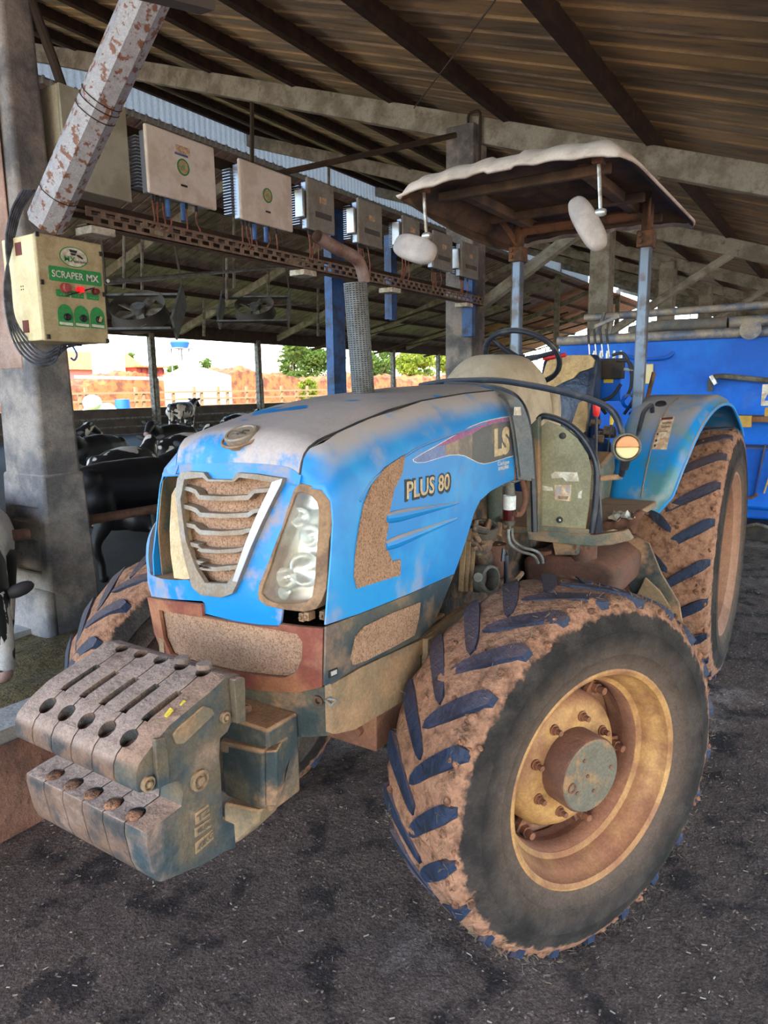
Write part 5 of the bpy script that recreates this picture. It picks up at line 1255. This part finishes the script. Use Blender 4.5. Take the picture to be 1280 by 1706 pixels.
MB().beam(at(1000,890,'X',1.56),at(994,790,'X',1.56),.02,.02,up=(1,0,0)).obj('pane_post','black_tube',T)
# lamp on the rail
lc_=at(1044,745,'X',1.64); la=(CAM-lc_).normalized(); la=Vector((.86,.5,.05)).normalized()
L=MB().lathe([(.001,-.040),(.034,-.036),(.052,-.014),(.054,.0),(.050,.008),(.044,.006)],lc_,la,28).obj('side_lamp','steel_dull',T)
k=la.cross(Vector((0,0,1))).normalized(); kz=Vector((0,0,1))
MB().prism([(.041*math.cos(a),.041*math.sin(a)) for a in [PI*i/12 for i in range(13)]],lambda x,y,d:lc_+la*(.004+d)+k*x+kz*y,0,.012).obj('lens','amber_lens',L,bevel=.004,label='amber upper half of the lens')
MB().prism([(.041*math.cos(a),.041*math.sin(a)) for a in [PI+PI*i/12 for i in range(13)]],lambda x,y,d:lc_+la*(.004+d)+k*x+kz*y,0,.012).obj('lens','clear_lens',L,bevel=.004,label='clear lower half of the lens')
MB().tube([lc_+Vector((-.03,-.0,-.02)),at(1040,780,'X',1.58)],.016,8).obj('lamp_stalk','black_rubber',T)
# ---- roll bar posts
for sg,bt_ in ((1,1.25),(-1,1.25)):
    mb=MB().beam((.10,sg*.37,bt_),(.087,sg*.37,2.45),.058,.058,up=(1,0,0)); mb.obj('roll_bar_post','rope_steel',T,bevel=.008)
    mb=MB().box((.04,sg*.37-.042,2.43),(.14,sg*.37+.042,2.515)).beam((.087,sg*.37,2.5),(.087,sg*.37,2.66),.05,.06,up=(1,0,0)).beam((.08,sg*.37,2.52),(.26,sg*.42,2.66),.05,.012,up=(0,1,0)); mb.obj('roll_bar_bracket','rusty_bracket',T,bevel=.008)
    mb=MB()
    for zz in (2.455,2.49): mb.cyl((.145,sg*.37-.02,zz),(.16,sg*.37-.02,zz),.012,n=6)
    mb.obj('bracket_bolt','rusty_bracket',T)
MB().tube([(.087,-.37,2.53),(.087,-.37,2.58),(.087,-.32,2.61),(.087,.32,2.61),(.087,.37,2.58),(.087,.37,2.53)],.032,10).obj('roll_bar_cross','rusty_bracket',T)
MB().beam((.06,.42,1.25),(-.10,.52,1.62),.06,.02,up=(1,0,0)).obj('roll_bar_foot','rusty_bracket',T,bevel=.004)
# ---- canopy
def can(u,v,k=0):
    x=-.36+1.58*u; y=(v-.5)*2; a=abs(y); Y=.56*y
    cx_=abs(u-.5)*2
    rn=1-.06*max(0,(cx_-.75)/.25)**2
    z=2.712-.03*a**2-.082*max(max(0,(a-.74)/.26)**1.8,max(0,(cx_-.84)/.16)**1.7)
    if .12<a<.88: z+=.012*abs(math.sin(a*PI*3.2))*(1-.6*a)
    else: z+=.0
    z-= .02*(1-u)*0
    return (x,Y*rn,z-k)
CAN=MB().grid(lambda u,v:can(u,v),30,60).obj('canopy','canopy_top',T,smooth=60,merge=False)
mod=CAN.modifiers.new('s','SOLIDIFY'); mod.thickness=.014; mod.offset=-1
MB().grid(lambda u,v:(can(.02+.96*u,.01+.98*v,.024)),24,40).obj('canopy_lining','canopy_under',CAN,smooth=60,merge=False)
mb=MB()
for y in (-.30,.30): mb.box((-.15,y-.03,2.61),(.98,y+.03,2.66))
mb.obj('canopy_rail','canopy_under',CAN,bevel=.008); MB().box((.96,-.42,2.60),(1.0,.42,2.645)).obj('canopy_rail','canopy_under',CAN,bevel=.008); mb=MB().box((.36,-.42,2.604),(.40,.42,2.649)); mb.obj('canopy_rail','canopy_under',CAN,bevel=.008); mb=MB().box((-.14,-.40,2.60),(-.10,.40,2.645))
mb.obj('canopy_rail','canopy_under',CAN,bevel=.008)
for sg in(-1,):   # side valance
    def val(u,v,s=sg): 
        p=Vector(can(u*.92+.04,(.5+.5*s*.985),.012)); return p+Vector((0,-s*.05*v,-.075*math.sin(PI*min(1,.1+u*.9))**.6*v))
    mb=MB().grid(val,24,4); o=mb.obj('canopy_valance','canopy_under',CAN,smooth=60); q=o.modifiers.new('s','SOLIDIFY'); q.thickness=.006
def mirror(px0,py0,px1,py1,X,q0,q1,hw):
    """q0,q1: the two ends of the shell's long axis; the shell faces backwards"""
    a=at(px0,py0,'X',X); b=at(px1,py1,'X',X)
    o=MB().tube([a,b],.0085,8).obj('mirror_arm','zinc',T)
    MB().obox(a+Vector((0,0,.005)),((1,0,0),(0,1,0),(0,0,1)),(.03,.022,.014)).obj('arm_foot','rusty_bracket',o,bevel=.003)
    MB().tube([b-Vector((0,.022,0)),b-Vector((0,.012,0)),b+Vector((0,.012,0)),b+Vector((0,.022,0))],[.012,.017,.017,.012],12).obj('ball_clamp','zinc',o)
    e0=at(*q0,'X',X+.01); e1=at(*q1,'X',X+.01); m=(e0+e1)/2; L=(e1-e0)/2; u=L.normalized(); nrm=(Vector((1,.35,.1))-u*Vector((1,.35,.1)).dot(u)).normalized(); v=nrm.cross(u)
    n=32; prof=[(-.012,.96),(-.018,1.0),(.004,1.0),(.016,.90),(.024,.6),(.026,.02)]; vs=[]
    prof=[(-.012,.02)]+prof
    for d,k in prof:
        for i in range(n):
            t=2*PI*i/n; c_=math.cos(t);s_=math.sin(t)
            vs.append(m+u*(L.length*k*math.copysign(abs(c_)**.7,c_))+v*(hw*k*math.copysign(abs(s_)**.7,s_))+nrm*d)
    fs=[(j*n+i,j*n+(i+1)%n,(j+1)*n+(i+1)%n,(j+1)*n+i) for j in range(len(prof)-1) for i in range(n)]
    MB().add(vs,fs).obj('mirror_shell','mirror_shell',o,smooth=50)
mirror(706,318,711,393,1.1,(658,404),(724,424),.062)
mirror(998,270,1001,354,1.1,(956,330),(1003,414),.050)
# ---- hydraulic valve block behind the seat
def X1(px,py,x=-.12): return at(px,py,'X',x)
p=X1(988,632);q=X1(1040,597); V=MB().box((-.16,p.y,p.z),(-.08,q.y,q.z)).obj('valve_block','engine_dark',T,bevel=.006)
mb=MB()
for i in range(5):
    c=X1(990+i*11,597); mb.cyl(c,c+Vector((0,0,.03)),.011,n=10).cyl(c+Vector((0,0,.03)),c+Vector((0,0,.045)),.007,n=8)
mb.obj('valve_cap','zinc',V)
for i in range(4):
    c=X1(983+i*11,594); t=X1(980+i*10,548); o=MB().tube([c,c.lerp(t,.5),t],.0045,6).obj('valve_lever','zinc',V); 
    MB().tube([c.lerp(t,.45),t],.0075,8).obj('lever_grip','black_rubber',V)
p=X1(990,668,-.14);q=X1(1035,625,-.14); MB().box((-.15,p.y,p.z),(-.13,q.y,q.z)).obj('valve_plate','wagon_blue',V,bevel=.004)
p=X1(1006,638,-.125);q=X1(1022,630,-.125); MB().box((-.128,p.y,p.z),(-.124,q.y,q.z)).obj('plate_sticker','yellow_plastic',V)
for L in ([(1020,592),(1040,590),(1052,620),(1050,650),(1035,670)],[(1028,600),(1050,605),(1058,640),(1056,665),(1040,690)],[(1035,640),(1020,660),(1000,672),(1010,690)],[(1045,600),(1062,630),(1060,670),(1050,700)]):
    MB().tube(smooth_line([X1(a,b,-.05) for a,b in L],6),.0095,8).obj('hydraulic_hose','black_rubber',T)
MB().cyl(X1(1040,615,-.05),X1(1056,617,-.05),.01,n=8).obj('hose_fitting','zinc',T)
MB().lathe([(.03,-.03),(.045,0),(.03,.03)],X1(1048,668,-.05),(1,.5,0),20).obj('quick_coupler','wagon_blue',T)
MB().tube(smooth_line([X1(1050,690,-.1),X1(1075,670,-.05),X1(1085,640,0),X1(1090,620,0)],4),.012,8).obj('hydraulic_hose','rusty_bracket',T)
# ================================================================== FEED WAGON
G=root('feed_wagon',(-4.2,.4,0),'big blue feed mixer wagon standing behind the tractor','wagon')
def XW(px,py,x=-2.3): return at(px,py,'X',x)
pl0=XW(933,578); 
WL=-.95; WR=2.0; WT=2.075
MB().prism([(WL,WT),(WR,WT),(WR,.62),(.2,.55),(-.6,.8),(WL+.1,1.2)],lambda y,z,d:(-2.3-d,y,z),0,3.6).obj('tub','wagon_blue',G,bevel=.02)
TB=[o for o in G.children if o.name.startswith('tub')][0]
MB().tube([(-2.29,WL,WT+.03),(-2.29,WR,WT+.03)],.042,12).obj('top_rail','wagon_pipe',G)
MB().tube([(-2.75,WL+.1,2.34),(-2.75,WR,2.36)],.035,12).obj('top_rail','wagon_pipe',G)
MB().tube([(-2.5,-.35,2.17),(-2.5,-.1,2.21),(-2.5,.45,2.20)],.05,12).obj('tarp_roll','grey_fairing',G)
MB().tube([(-2.5,.47,2.20),(-2.5,1.6,2.22)],.05,12).obj('tarp_roll','wagon_pipe',G)
MB().prism([(-.2,2.12),(.5,2.12),(.52,2.26),(.1,2.26)],lambda y,z,d:(-2.55-d,y,z),0,.05).obj('tarp_flap','grey_fairing',G,bevel=.01)
MB().lathe([(.001,0),(.075,.0),(.08,.03),(.001,.05)],(-2.24,.66,2.12),(1,0,0),24).obj('rail_cap','wagon_pipe',G)
for px in (1004,1010):
    pass
MB().beam((-2.32,-.62,2.05),(-2.6,-.62,2.36),.03,.03).beam((-2.32,-.50,2.05),(-2.45,-.50,2.30),.03,.03).beam((-2.32,-.62,2.22),(-2.32,-.40,2.30),.02,.03).obj('tarp_bracket','wagon_pipe',G,bevel=.003)
a=XW(1035,592);b=XW(1110,596);c=XW(1122,587)
MB().tube(smooth_line([a+Vector((.03,0,0)),XW(1070,598)+Vector((.04,0,0)),b+Vector((.04,0,0)),c+Vector((.0,0,0))],5),.016,8).obj('hose_rail','wagon_blue',TB)
a=XW(1060,640);b=XW(1090,606); MB().box((-2.295,a.y,a.z),(-2.28,b.y,b.z)).obj('inspection_window','clear_lens',TB,bevel=.01)
r=[XW(1184,650)+Vector((.02,0,0)),XW(1188,632)+Vector((.08,0,0)),XW(1205,627)+Vector((.12,0,0)),XW(1245,630)+Vector((.12,0,0)),XW(1300,636)+Vector((.12,0,0))]
MB().tube(smooth_line(r,5),.022,10).obj('hose_bundle','steel_dull',G); MB().obox(XW(1193,633)+Vector((.11,0,0)),((1,0,0),(0,1,.6),(0,-.6,1)),(.03,.015,.04)).obj('hose_clamp','zinc',G)
a=XW(1268,676,-2.29);b=XW(1290,640,-2.29); MB().box((-2.296,a.y,a.z),(-2.288,b.y,b.z)).obj('sign_plate','paper_white',TB)
a=XW(1278,655,-2.285); text_mb('A',.12,lambda x,y,d:(-2.288+d,a.y+x,a.z-.05+y),off=.01).obj('sign_letter','wagon_blue',TB,smooth=0)
a=XW(1222,695); b=XW(1290,680); MB().box((-2.30,a.y,b.z-.10),(-1.98,1.9,b.z-.055)).obj('ledge','wood',G,bevel=.006)
a=XW(1236,705,-2.0);b=XW(1254,688,-2.0); MB().box((-2.02,a.y-.04,a.z-.03),(-1.96,b.y,b.z-.02)).obj('wood_block','wood_yellow',G,bevel=.004); a=XW(1273,690,-2.0); MB().box((-2.1,a.y,a.z-.02),(-2.04,a.y+.04,a.z+.05)).obj('wood_block','wood_yellow',G,bevel=.004)
a=XW(1238,860,-2.15); MB().box((-2.3,a.y-.15,.70),(-2.0,1.9,1.20)).obj('gearbox_housing','wagon_blue',G,bevel=.03)
MB().beam(XW(1258,826,-1.97),XW(1276,740,-1.97),.012,.05,up=(1,0,0)).obj('strut','wagon_dark_blue',G,bevel=.003)
MB().beam(XW(1273,822,-1.97),XW(1290,770,-1.97),.012,.02,up=(1,0,0)).obj('strut','wood_yellow',G,bevel=.003)
MB().tube([XW(1240,830,-1.98),XW(1252,829,-1.97),XW(1262,824,-1.96)],.012,8).obj('pivot_pin','nut_brown',G)
MB().box((-5.6,-.3,.45),(-2.0,1.3,.58)).beam((-2.0,.2,.5),(-.9,0,.5),.10,.10).obj('chassis','engine_dark',G,bevel=.01)
MB().tube([XW(1245,876,-1.9),XW(1262,873,-1.9),XW(1285,880,-1.9)],.014,8).obj('drawbar_rod','steel_dull',G)
for y in (-.5,1.35):
    t=MB().lathe([(.28,-.02),(.36,.0),(.46,-.02),(.48,-.14),(.46,-.26),(.36,-.28),(.28,-.26),(.0,-.14)],(-4.6,y+.14,.48),(0,1,0),40).obj('wagon_wheel','front_tyre_rubber',G)
# drop stray test meshes
# ================================================================== COWS
def capsule(mb,pts,rs,n=14):
    pts=smooth_line(pts,5); m=len(rs); R=[]
    for i in range(len(pts)):
        t=i/(len(pts)-1)*(m-1); a=min(int(t),m-2); R.append(rs[a]+(rs[a+1]-rs[a])*(t-a))
    mb.tube(pts,R,n); mb.ell(pts[0],(R[0],)*3,n,8); mb.ell(pts[-1],(R[-1],)*3,n,8)
def cow_mesh(pose,m,name):
    mb=MB()
    if pose=='stand' or pose=='eat':
        capsule(mb,[(-.75,0,1.12),(-.4,0,1.10),(0,0,1.06),(.4,0,1.08),(.68,0,1.12)],[.24,.31,.36,.33,.24])
        mb.ell((-.72,.16,1.22),(.14,.12,.14)).ell((-.72,-.16,1.22),(.14,.12,.14)).ell((0,0,1.22),(.6,.16,.16)).ell((-.5,0,.78),(.18,.15,.13))
        if pose=='stand': nk=[(.65,0,1.2),(.9,0,1.32),(1.08,0,1.42)]; hd=[(1.08,0,1.44),(1.25,0,1.36),(1.46,0,1.22)]
        else: nk=[(.62,0,1.14),(.9,0,.96),(1.12,0,.74)]; hd=[(1.10,0,.78),(1.22,0,.62),(1.34,0,.38)]
        capsule(mb,nk,[.22,.17,.14]); capsule(mb,hd,[.125,.115,.085])
        for x,y in ((.55,.17),(.48,-.17)):
            capsule(mb,[(x,y,.95),(x+.02,y,.62),(x,y,.38),(x,y,.10)],[.13,.085,.055,.05]); mb.ell((x+.02,y,.05),(.075,.06,.06))
        for x,y in ((-.72,.17),(-.66,-.17)):
            capsule(mb,[(x,y,1.0),(x+.10,y,.75),(x-.06,y,.48),(x,y,.25),(x,y,.10)],[.19,.13,.065,.05,.05]); mb.ell((x+.02,y,.05),(.075,.06,.06))
        capsule(mb,[(-.93,0,1.28),(-1.02,0,1.0),(-1.0,0,.55)],[.035,.022,.03],8)
    else:
        capsule(mb,[(-.8,0,.36),(-.4,0,.40),(0,0,.40),(.4,0,.42),(.62,0,.46)],[.24,.34,.38,.33,.24])
        mb.ell((0,0,.62),(.62,.14,.14)).ell((-.62,.12,.52),(.18,.16,.16))
        capsule(mb,[(.58,0,.52),(.82,.05,.66),(.98,.1,.78)],[.2,.15,.13]); capsule(mb,[(.98,.1,.80),(1.12,.16,.74),(1.32,.24,.60)],[.12,.11,.075])
        for s in(1,-1): capsule(mb,[(.5,.2*s,.3),(.75,.3*s,.12),(.55,.36*s,.07)],[.11,.07,.05]); capsule(mb,[(-.5,.25*s,.25),(-.15,.42*s,.12),(-.45,.5*s,.07)],[.16,.10,.06])
        capsule(mb,[(-.98,0,.42),(-1.1,.1,.15),(-.9,.3,.05)],[.035,.025,.03],8)
    o=mb.obj(name,m,None,smooth=0,merge=False)
    md=o.modifiers.new('r','REMESH'); md.mode='VOXEL'; md.voxel_size=.028; md.use_smooth_shade=True
    sm=o.modifiers.new('s','SMOOTH'); sm.factor=.6; sm.iterations=6
    bpy.context.view_layer.update(); bake(o); me=o.data; me.materials.clear(); me.materials.append(MATS[m]); me.name=name
    me.polygons.foreach_set('use_smooth',[True]*len(me.polygons)); bpy.data.objects.remove(o); return me
HEAD={'stand':((1.08,0,1.44),(1.46,0,1.22)),'eat':((1.10,0,.78),(1.34,0,.38)),'lie':((.98,.1,.80),(1.32,.24,.60))}
CM={}
def cow(pose,m,x,y,rz,lab,z=0,sc=1,grp=None,headm=None):
    k=(pose,m)
    if k not in CM: CM[k]=cow_mesh(pose,m,'cow_body')
    t=root('cow',(x,y,z),lab,'cow',grp,rz); t.scale=(sc,)*3
    b=bpy.data.objects.new('body',CM[k]); COL.objects.link(b); b.parent=t
    h0,h1=[Vector(p) for p in HEAD[pose]]; d=(h1-h0).normalized(); up=Vector((0,1,0)).cross(d)*-1
    if up.z<0: up=-up
    for s in(1,-1):
        e=h0+Vector((0,s*.11,0))+up*.05-d*.02; MB().ell(e+Vector((0,s*.09,0)),(.035,.10,.05),10,8,Matrix.Rotation(s*.3,3,'X')).obj('ear','cow_ear',t,world=False)
        q=h0+d*.14+Vector((0,s*.10,0))+up*.03; MB().ell(q,(.022,.016,.022),10,8).obj('eye','engine_dark',t,world=False)
    MB().ell(h1+d*.055,(.07,.075,.062),12,8).obj('muzzle','cow_pink',t,world=False)
    if pose!='lie': MB().ell((-.46,0,.72),(.16,.13,.12),14,10).obj('udder','cow_pink',t,world=False)
    if headm: 
        mb=MB(); capsule(mb,[h0+Vector((.0,0,0)),h0.lerp(h1,.5),h1],[.132,.122,.092]); mb.obj('face_blaze',headm,t,world=False,smooth=60)
    return t
cow('eat','cow_patched',2.07,-3.22,math.radians(70),'cow with white face reaching down to the silage at the left edge',z=.0,sc=.78,headm='cow_white_face')
cow('stand','cow_dark',.0,-4.3,math.radians(185),'big black cow standing right behind the pillar',sc=.76)
cow('lie','cow_dark',-1.4,-5.6,math.radians(172),'black cow lying behind the tractor nose',sc=.95)
cow('lie','cow_patched',-3.4,-8.9,math.radians(200),'lying cow with white shoulder patch above the tractor nose')
cow('lie','cow_black',-5.4,-12.5,math.radians(20),'lying cow with pale udder right of the pillar')
cow('lie','cow_patched',-6.6,-11.0,math.radians(190),'lying cow just left of the hood edge, behind the one with the white shoulder')
cow('lie','cow_patched',-6.2,-15.5,math.radians(170),'lying cow with raised head near the outer wall, next to the pillar')
cow('lie','cow_black',-9.2,-14.5,math.radians(10),'lying cow in the middle row below the steel post')
cow('lie','cow_dark',-11.5,-13.6,math.radians(190),'lying black cow beneath the standing calf')
cow('lie','cow_patched',-16.5,-19.0,math.radians(175),'lying cow with white back over the hood edge')

cow('lie','cow_black',-14.5,-15.0,math.radians(200),'lying cow over the hood, right of the calf legs')
cow('lie','cow_dark',-20.5,-16.5,math.radians(190),'lying black cow farthest along the hood edge')
cow('stand','cow_patched',-14.3,-19.9,math.radians(200),'standing calf with white legs near the outer wall',sc=.9)
cow('stand','cow_dark',2.55,-5.6,math.radians(90),'black cow at the left edge behind the pillar')
cow('lie','cow_dark',-4.8,-7.0,math.radians(20),'lying black cow low behind the hood edge')
# ================================================================== OUTSIDE
o=MB().add([(60,-23.2,-.06),(-160,-23.2,-.06),(-160,-220,-.06),(60,-220,-.06)],[(0,1,2,3)]).add([(-56,-23.2,-.06),(-160,-23.2,-.06),(-160,120,-.06),(-56,120,-.06)],[(0,1,2,3)]).add([(60,-23.2,-.07),(9,-23.2,-.07),(9,120,-.07),(60,120,-.07)],[(0,1,2,3)]).add([(9,5,-.07),(-56,5,-.07),(-56,120,-.07),(9,120,-.07)],[(0,1,2,3)]).obj('ground','outdoor_soil',None,smooth=0); struct(o)
def Yo(px,py,y): return at(px,py,'Y',y)
# earth and brick bank
def bank(u,v):
    x=-10-70*u; h=3.0+.9*noise.noise(Vector((u*9,0,0)))+.5*noise.noise(Vector((u*33,2,0)))
    y=-37-1.5*v-6*max(0,v-.5); z=h*min(1,v*1.9)+noise.noise(Vector((u*90,v*9,0)))*.35+noise.noise(Vector((u*240,v*22,0)))*.15; return (x,y,z-.3)
o=MB().grid(bank,260,24).obj('bank','bank_soil',None,smooth=30,merge=False); tag(o,'rough orange earth bank beyond the outer wall','bank')
def leaf_blob(mb,c,r,n,s,rnd_):
    for _ in range(n):
        d=Vector((rnd_.gauss(0,1),rnd_.gauss(0,1),rnd_.gauss(0,1))).normalized()*(rnd_.random()**.4); p=Vector(c)+Vector((d.x*r[0],d.y*r[1],d.z*r[2]))
        a=Vector((rnd_.gauss(0,1),rnd_.gauss(0,1),rnd_.gauss(0,1))).normalized()*s; b=a.orthogonal().normalized()*s*.6
        mb.add([p-a,p+b,p+a,p-b],[(0,1,2,3)])
def tree(px,py0,py1,Y,wpx,m,lab,seed,n=2600,nm='tree'):
    R=random.Random(seed); b=Yo(px,py1,Y); t=Yo(px,py0,Y); dist=(b-CAM).length; w_=wpx/FPX*dist
    T_=root(nm,(b.x,b.y,-.06),lab,'tree'); H=t.z
    tr=MB().tube([(b.x,b.y,-.1),(b.x+.2,b.y,H*.35),(b.x,b.y,H*.75)],[.02*H+.1,.015*H+.05,.04],8)
    for k in range(6):
        a=R.uniform(0,2*PI); z=H*R.uniform(.3,.6); tr.tube([(b.x,b.y,z),(b.x+math.cos(a)*w_*.3,b.y+math.sin(a)*w_*.3,z+H*.25)],[.08,.03],6)
    tr.obj('trunk','bark',T_)
    mb=MB()
    for k in range(13):
        a=R.uniform(0,2*PI); q=R.random()**.6; c=(b.x+math.cos(a)*w_*.40*q,b.y+math.sin(a)*w_*.3*q,H*R.uniform(.34,.93)); leaf_blob(mb,c,(w_*.2,w_*.2,H*.13),n//13,.010*dist/3,R)
    mb.obj('foliage',m,T_,smooth=0,merge=False,kind='stuff')
tree(530,566,664,-52,110,'leaf_olive','tall olive tree left of the exhaust beyond the bank',1,3600)
tree(490,574,650,-64,60,'leaf_olive','thin olive tree between the steel post and the blue post',2,1500)
tree(628,575,655,-56,70,'leaf_olive','bushy green tree right of the exhaust guard',3,2400)
tree(692,584,655,-42,86,'leaf_yellow','yellow green tree between the two thin posts',4,3200)
tree(748,588,645,-66,60,'leaf_yellow','yellow green tree left of the dash cowl',5,1800)
tree(515,632,668,-34,36,'leaf_yellow','low yellow green bush at the right end of the bank',6,900,'bush')
tree(210,590,612,-120,30,'leaf_olive','small distant tree over the red roofed house',7,500)
tree(342,598,614,-120,30,'leaf_olive','small distant tree right of the blue water tank',8,400)
tree(290,605,622,-90,26,'leaf_olive','small shrub below the water tank',9,400)
# house with tiled roof
H=root('house',(-6,-62,0),'low house with orange tiled roof beyond the yard','house')
a=Yo(95,604,-60);b=Yo(238,618,-60); xm=(a.x+b.x)/2
za=Yo(120,614,-60).z; zb=Yo(120,600,-60).z
MB().box((b.x,-66,-.06),(a.x+6,-60,za)).obj('house_wall','wall_pink',H); MB().prism([(-59.3,za-.1),(-63,zb+1.0),(-66.7,za-.1)],lambda y,z,d:(d,y,z),b.x-.4,a.x+6.4).obj('house_roof','roof_tile',H)
a=Yo(100,630,-59);b=Yo(150,668,-59)
MB().box((b.x,-59.95,0),(a.x,-59.85,1.8)).obj('house_door','wall_dark',H)
# white cladding / tall white board
a=Yo(153,572,-43.5);b=Yo(206,668,-43.5); o=MB().box((b.x,-43.7,-.06),(a.x,-43.5,a.z)).box((b.x-.3,-43.8,-.06),(b.x,-43.4,a.z+.1)).obj('white_silo','wall_white',None,bevel=.02); tag(o,'tall white building wall right of the pillar, blown out by the sun','wall')
t=root('red_shed',(-14,-48,0),'red walled shed beside the thin steel post','shed'); a=Yo(227,612,-46);b=Yo(276,668,-46)
MB().box((b.x,-50,0),(a.x,-46,a.z)).obj('shed_wall','wall_red',t); MB().box((b.x-.3,-50.3,a.z),(a.x+.3,-45.7,a.z+.12)).obj('shed_roof','roof_tile',t)
for k in range(5): xx=b.x+(a.x-b.x)*k/5; MB().box((xx,-45.98,0),(xx+.08,-45.9,a.z-.1)).obj('shed_slat','hinge_rust',t)
a=Yo(125,628,-35.4);b=Yo(320,632,-35.4); o=MB().beam((a.x,-35.4,a.z),(b.x,-35.4,b.z),.12,.18).obj('long_beam','paper_white',None); tag(o,'long pale pole lying across the yard posts','pole')
# water tank tower
t=root('water_tank',(-19,-60,0),'blue water tank raised on a thin tower','tank'); a=Yo(287,568,-60);b=Yo(312,580,-60); w_=abs(a.x-b.x)/2; xc=(a.x+b.x)/2
MB().lathe([(.001,a.z),(w_*.9,a.z),(w_*1.05,a.z-.15),(w_*.85,b.z),(.001,b.z)],(xc,-60,0),(0,0,1),24).obj('tank','tank_blue',t)
mb=MB(); 
for dx in(-1,1):
    for dy in(-1,1): mb.box((xc+dx*w_*.7-.06,-60+dy*.6-.06,-.06),(xc+dx*w_*.7+.06,-60+dy*.6+.06,b.z))
mb.box((xc-w_,-60.8,b.z-.12),(xc+w_,-59.2,b.z)).obj('tower','steel_light',t)
# white tarpaulin-covered load
a=Yo(314,625,-34);b=Yo(387,658,-34); o=MB().prism([(0,-.06),(0,a.z),(.35,a.z+.5),(1.0,a.z-.0),(1,-.06)],lambda u,z,d:(a.x+(b.x-a.x)*u,-34-d,z),0,2.4).obj('covered_trailer','wall_white',None,bevel=.05); tag(o,'white covered trailer box in the sunny yard','trailer')
q=root('yard_pole',(a.x,-33.9,0),'leaning pale conveyor chute above the white trailer','chute'); MB().beam(Yo(300,604,-33),Yo(352,634,-33),.4,.25).obj('chute_beam','wall_white',q)
# yard fence of wooden posts and rails
Fn=root('yard_fence',(-12,-30,0),'wooden post and rail fence along the yard','fence')
for k,px in enumerate((134,145,160,228,240,262,290,325,337,365,380,412,428,470,494,513)):
    p=Yo(px,680,-30); MB().box((p.x-.07,-30.07,-.06),(p.x+.07,-29.93,1.9 if k%2 else 1.6)).obj('fence_post','fence_wood',Fn)
for z in (.8,1.2,1.6): MB().box((-45,-29.93,z-.05),(-3,-29.88,z+.05)).obj('fence_rail','fence_wood',Fn)
p=Yo(204,673,-28); o=MB().lathe([(.001,0),(.34,0),(.36,.5),(.34,1.0),(.001,1.02)],(p.x,-28,.3),(0,0,1),24).obj('barrel','tank_blue',None); tag(o,'blue plastic barrel by the yard fence','barrel')
p=Yo(168,665,-28); R=random.Random(4); mb=MB()
for k in range(7): mb.ell((p.x+R.uniform(-.7,.7),-28+R.uniform(-.3,.3),.4+R.random()*1.0),(.45,.35,.35),12,8)
o=mb.obj('sack_pile','wall_white',None,smooth=60); tag(o,'heap of white sacks left of the blue barrel','sacks',kind='stuff')
o=MB().grid(lambda u,v:(0-70*u,-24-6*v,.12+.2*abs(noise.noise(Vector((u*200,v*20,0))))),300,12).obj('grass_verge','grass_green',None,smooth=0,merge=False); tag(o,'sunlit grass strip outside the low wall','grass',kind='stuff')
# ================================================================== loose straw and stones on the floor
R=random.Random(11); mb=MB(); mp=MB(); ms=MB()
for k in range(6500):
    # denser close to the camera
    x=4.4-R.random()**.8*7.5; y=R.uniform(-1.2,3.6); L=R.uniform(.002,.009)*(1.8 if R.random()<.06 else 1); a=R.uniform(0,PI); z=gz(x,y)+.004
    d=Vector((math.cos(a),math.sin(a),R.uniform(-.15,.15)))*L; s=Vector((-math.sin(a),math.cos(a),0))*R.uniform(.0006,.0016)
    (mp if R.random()<.25 else mb).add([Vector((x,y,z))-d-s,Vector((x,y,z))+d-s,Vector((x,y,z+.002))+d+s,Vector((x,y,z+.002))-d+s],[(0,1,2,3)])
for k in range(6000):
    x=4.4-R.random()**.8*6; y=R.uniform(-1.2,3.4); s=R.uniform(.0015,.006); z=gz(x,y)+s*.3; ms.ell((x,y,z),(s,s*R.uniform(.6,1),s*.6),5,3)
o=mb.obj('straw_litter','straw',None,smooth=0,merge=False); tag(o,'chopped straw scattered over the dark floor','straw',kind='stuff')
o=mp.obj('pale_chaff','straw_pale',None,smooth=0,merge=False); tag(o,'pale chaff flecks scattered over the dark floor','chaff',kind='stuff')
o=ms.obj('pebbles','grit',None,smooth=60,merge=False); tag(o,'small grit and pebbles scattered over the dark floor','grit',kind='stuff')
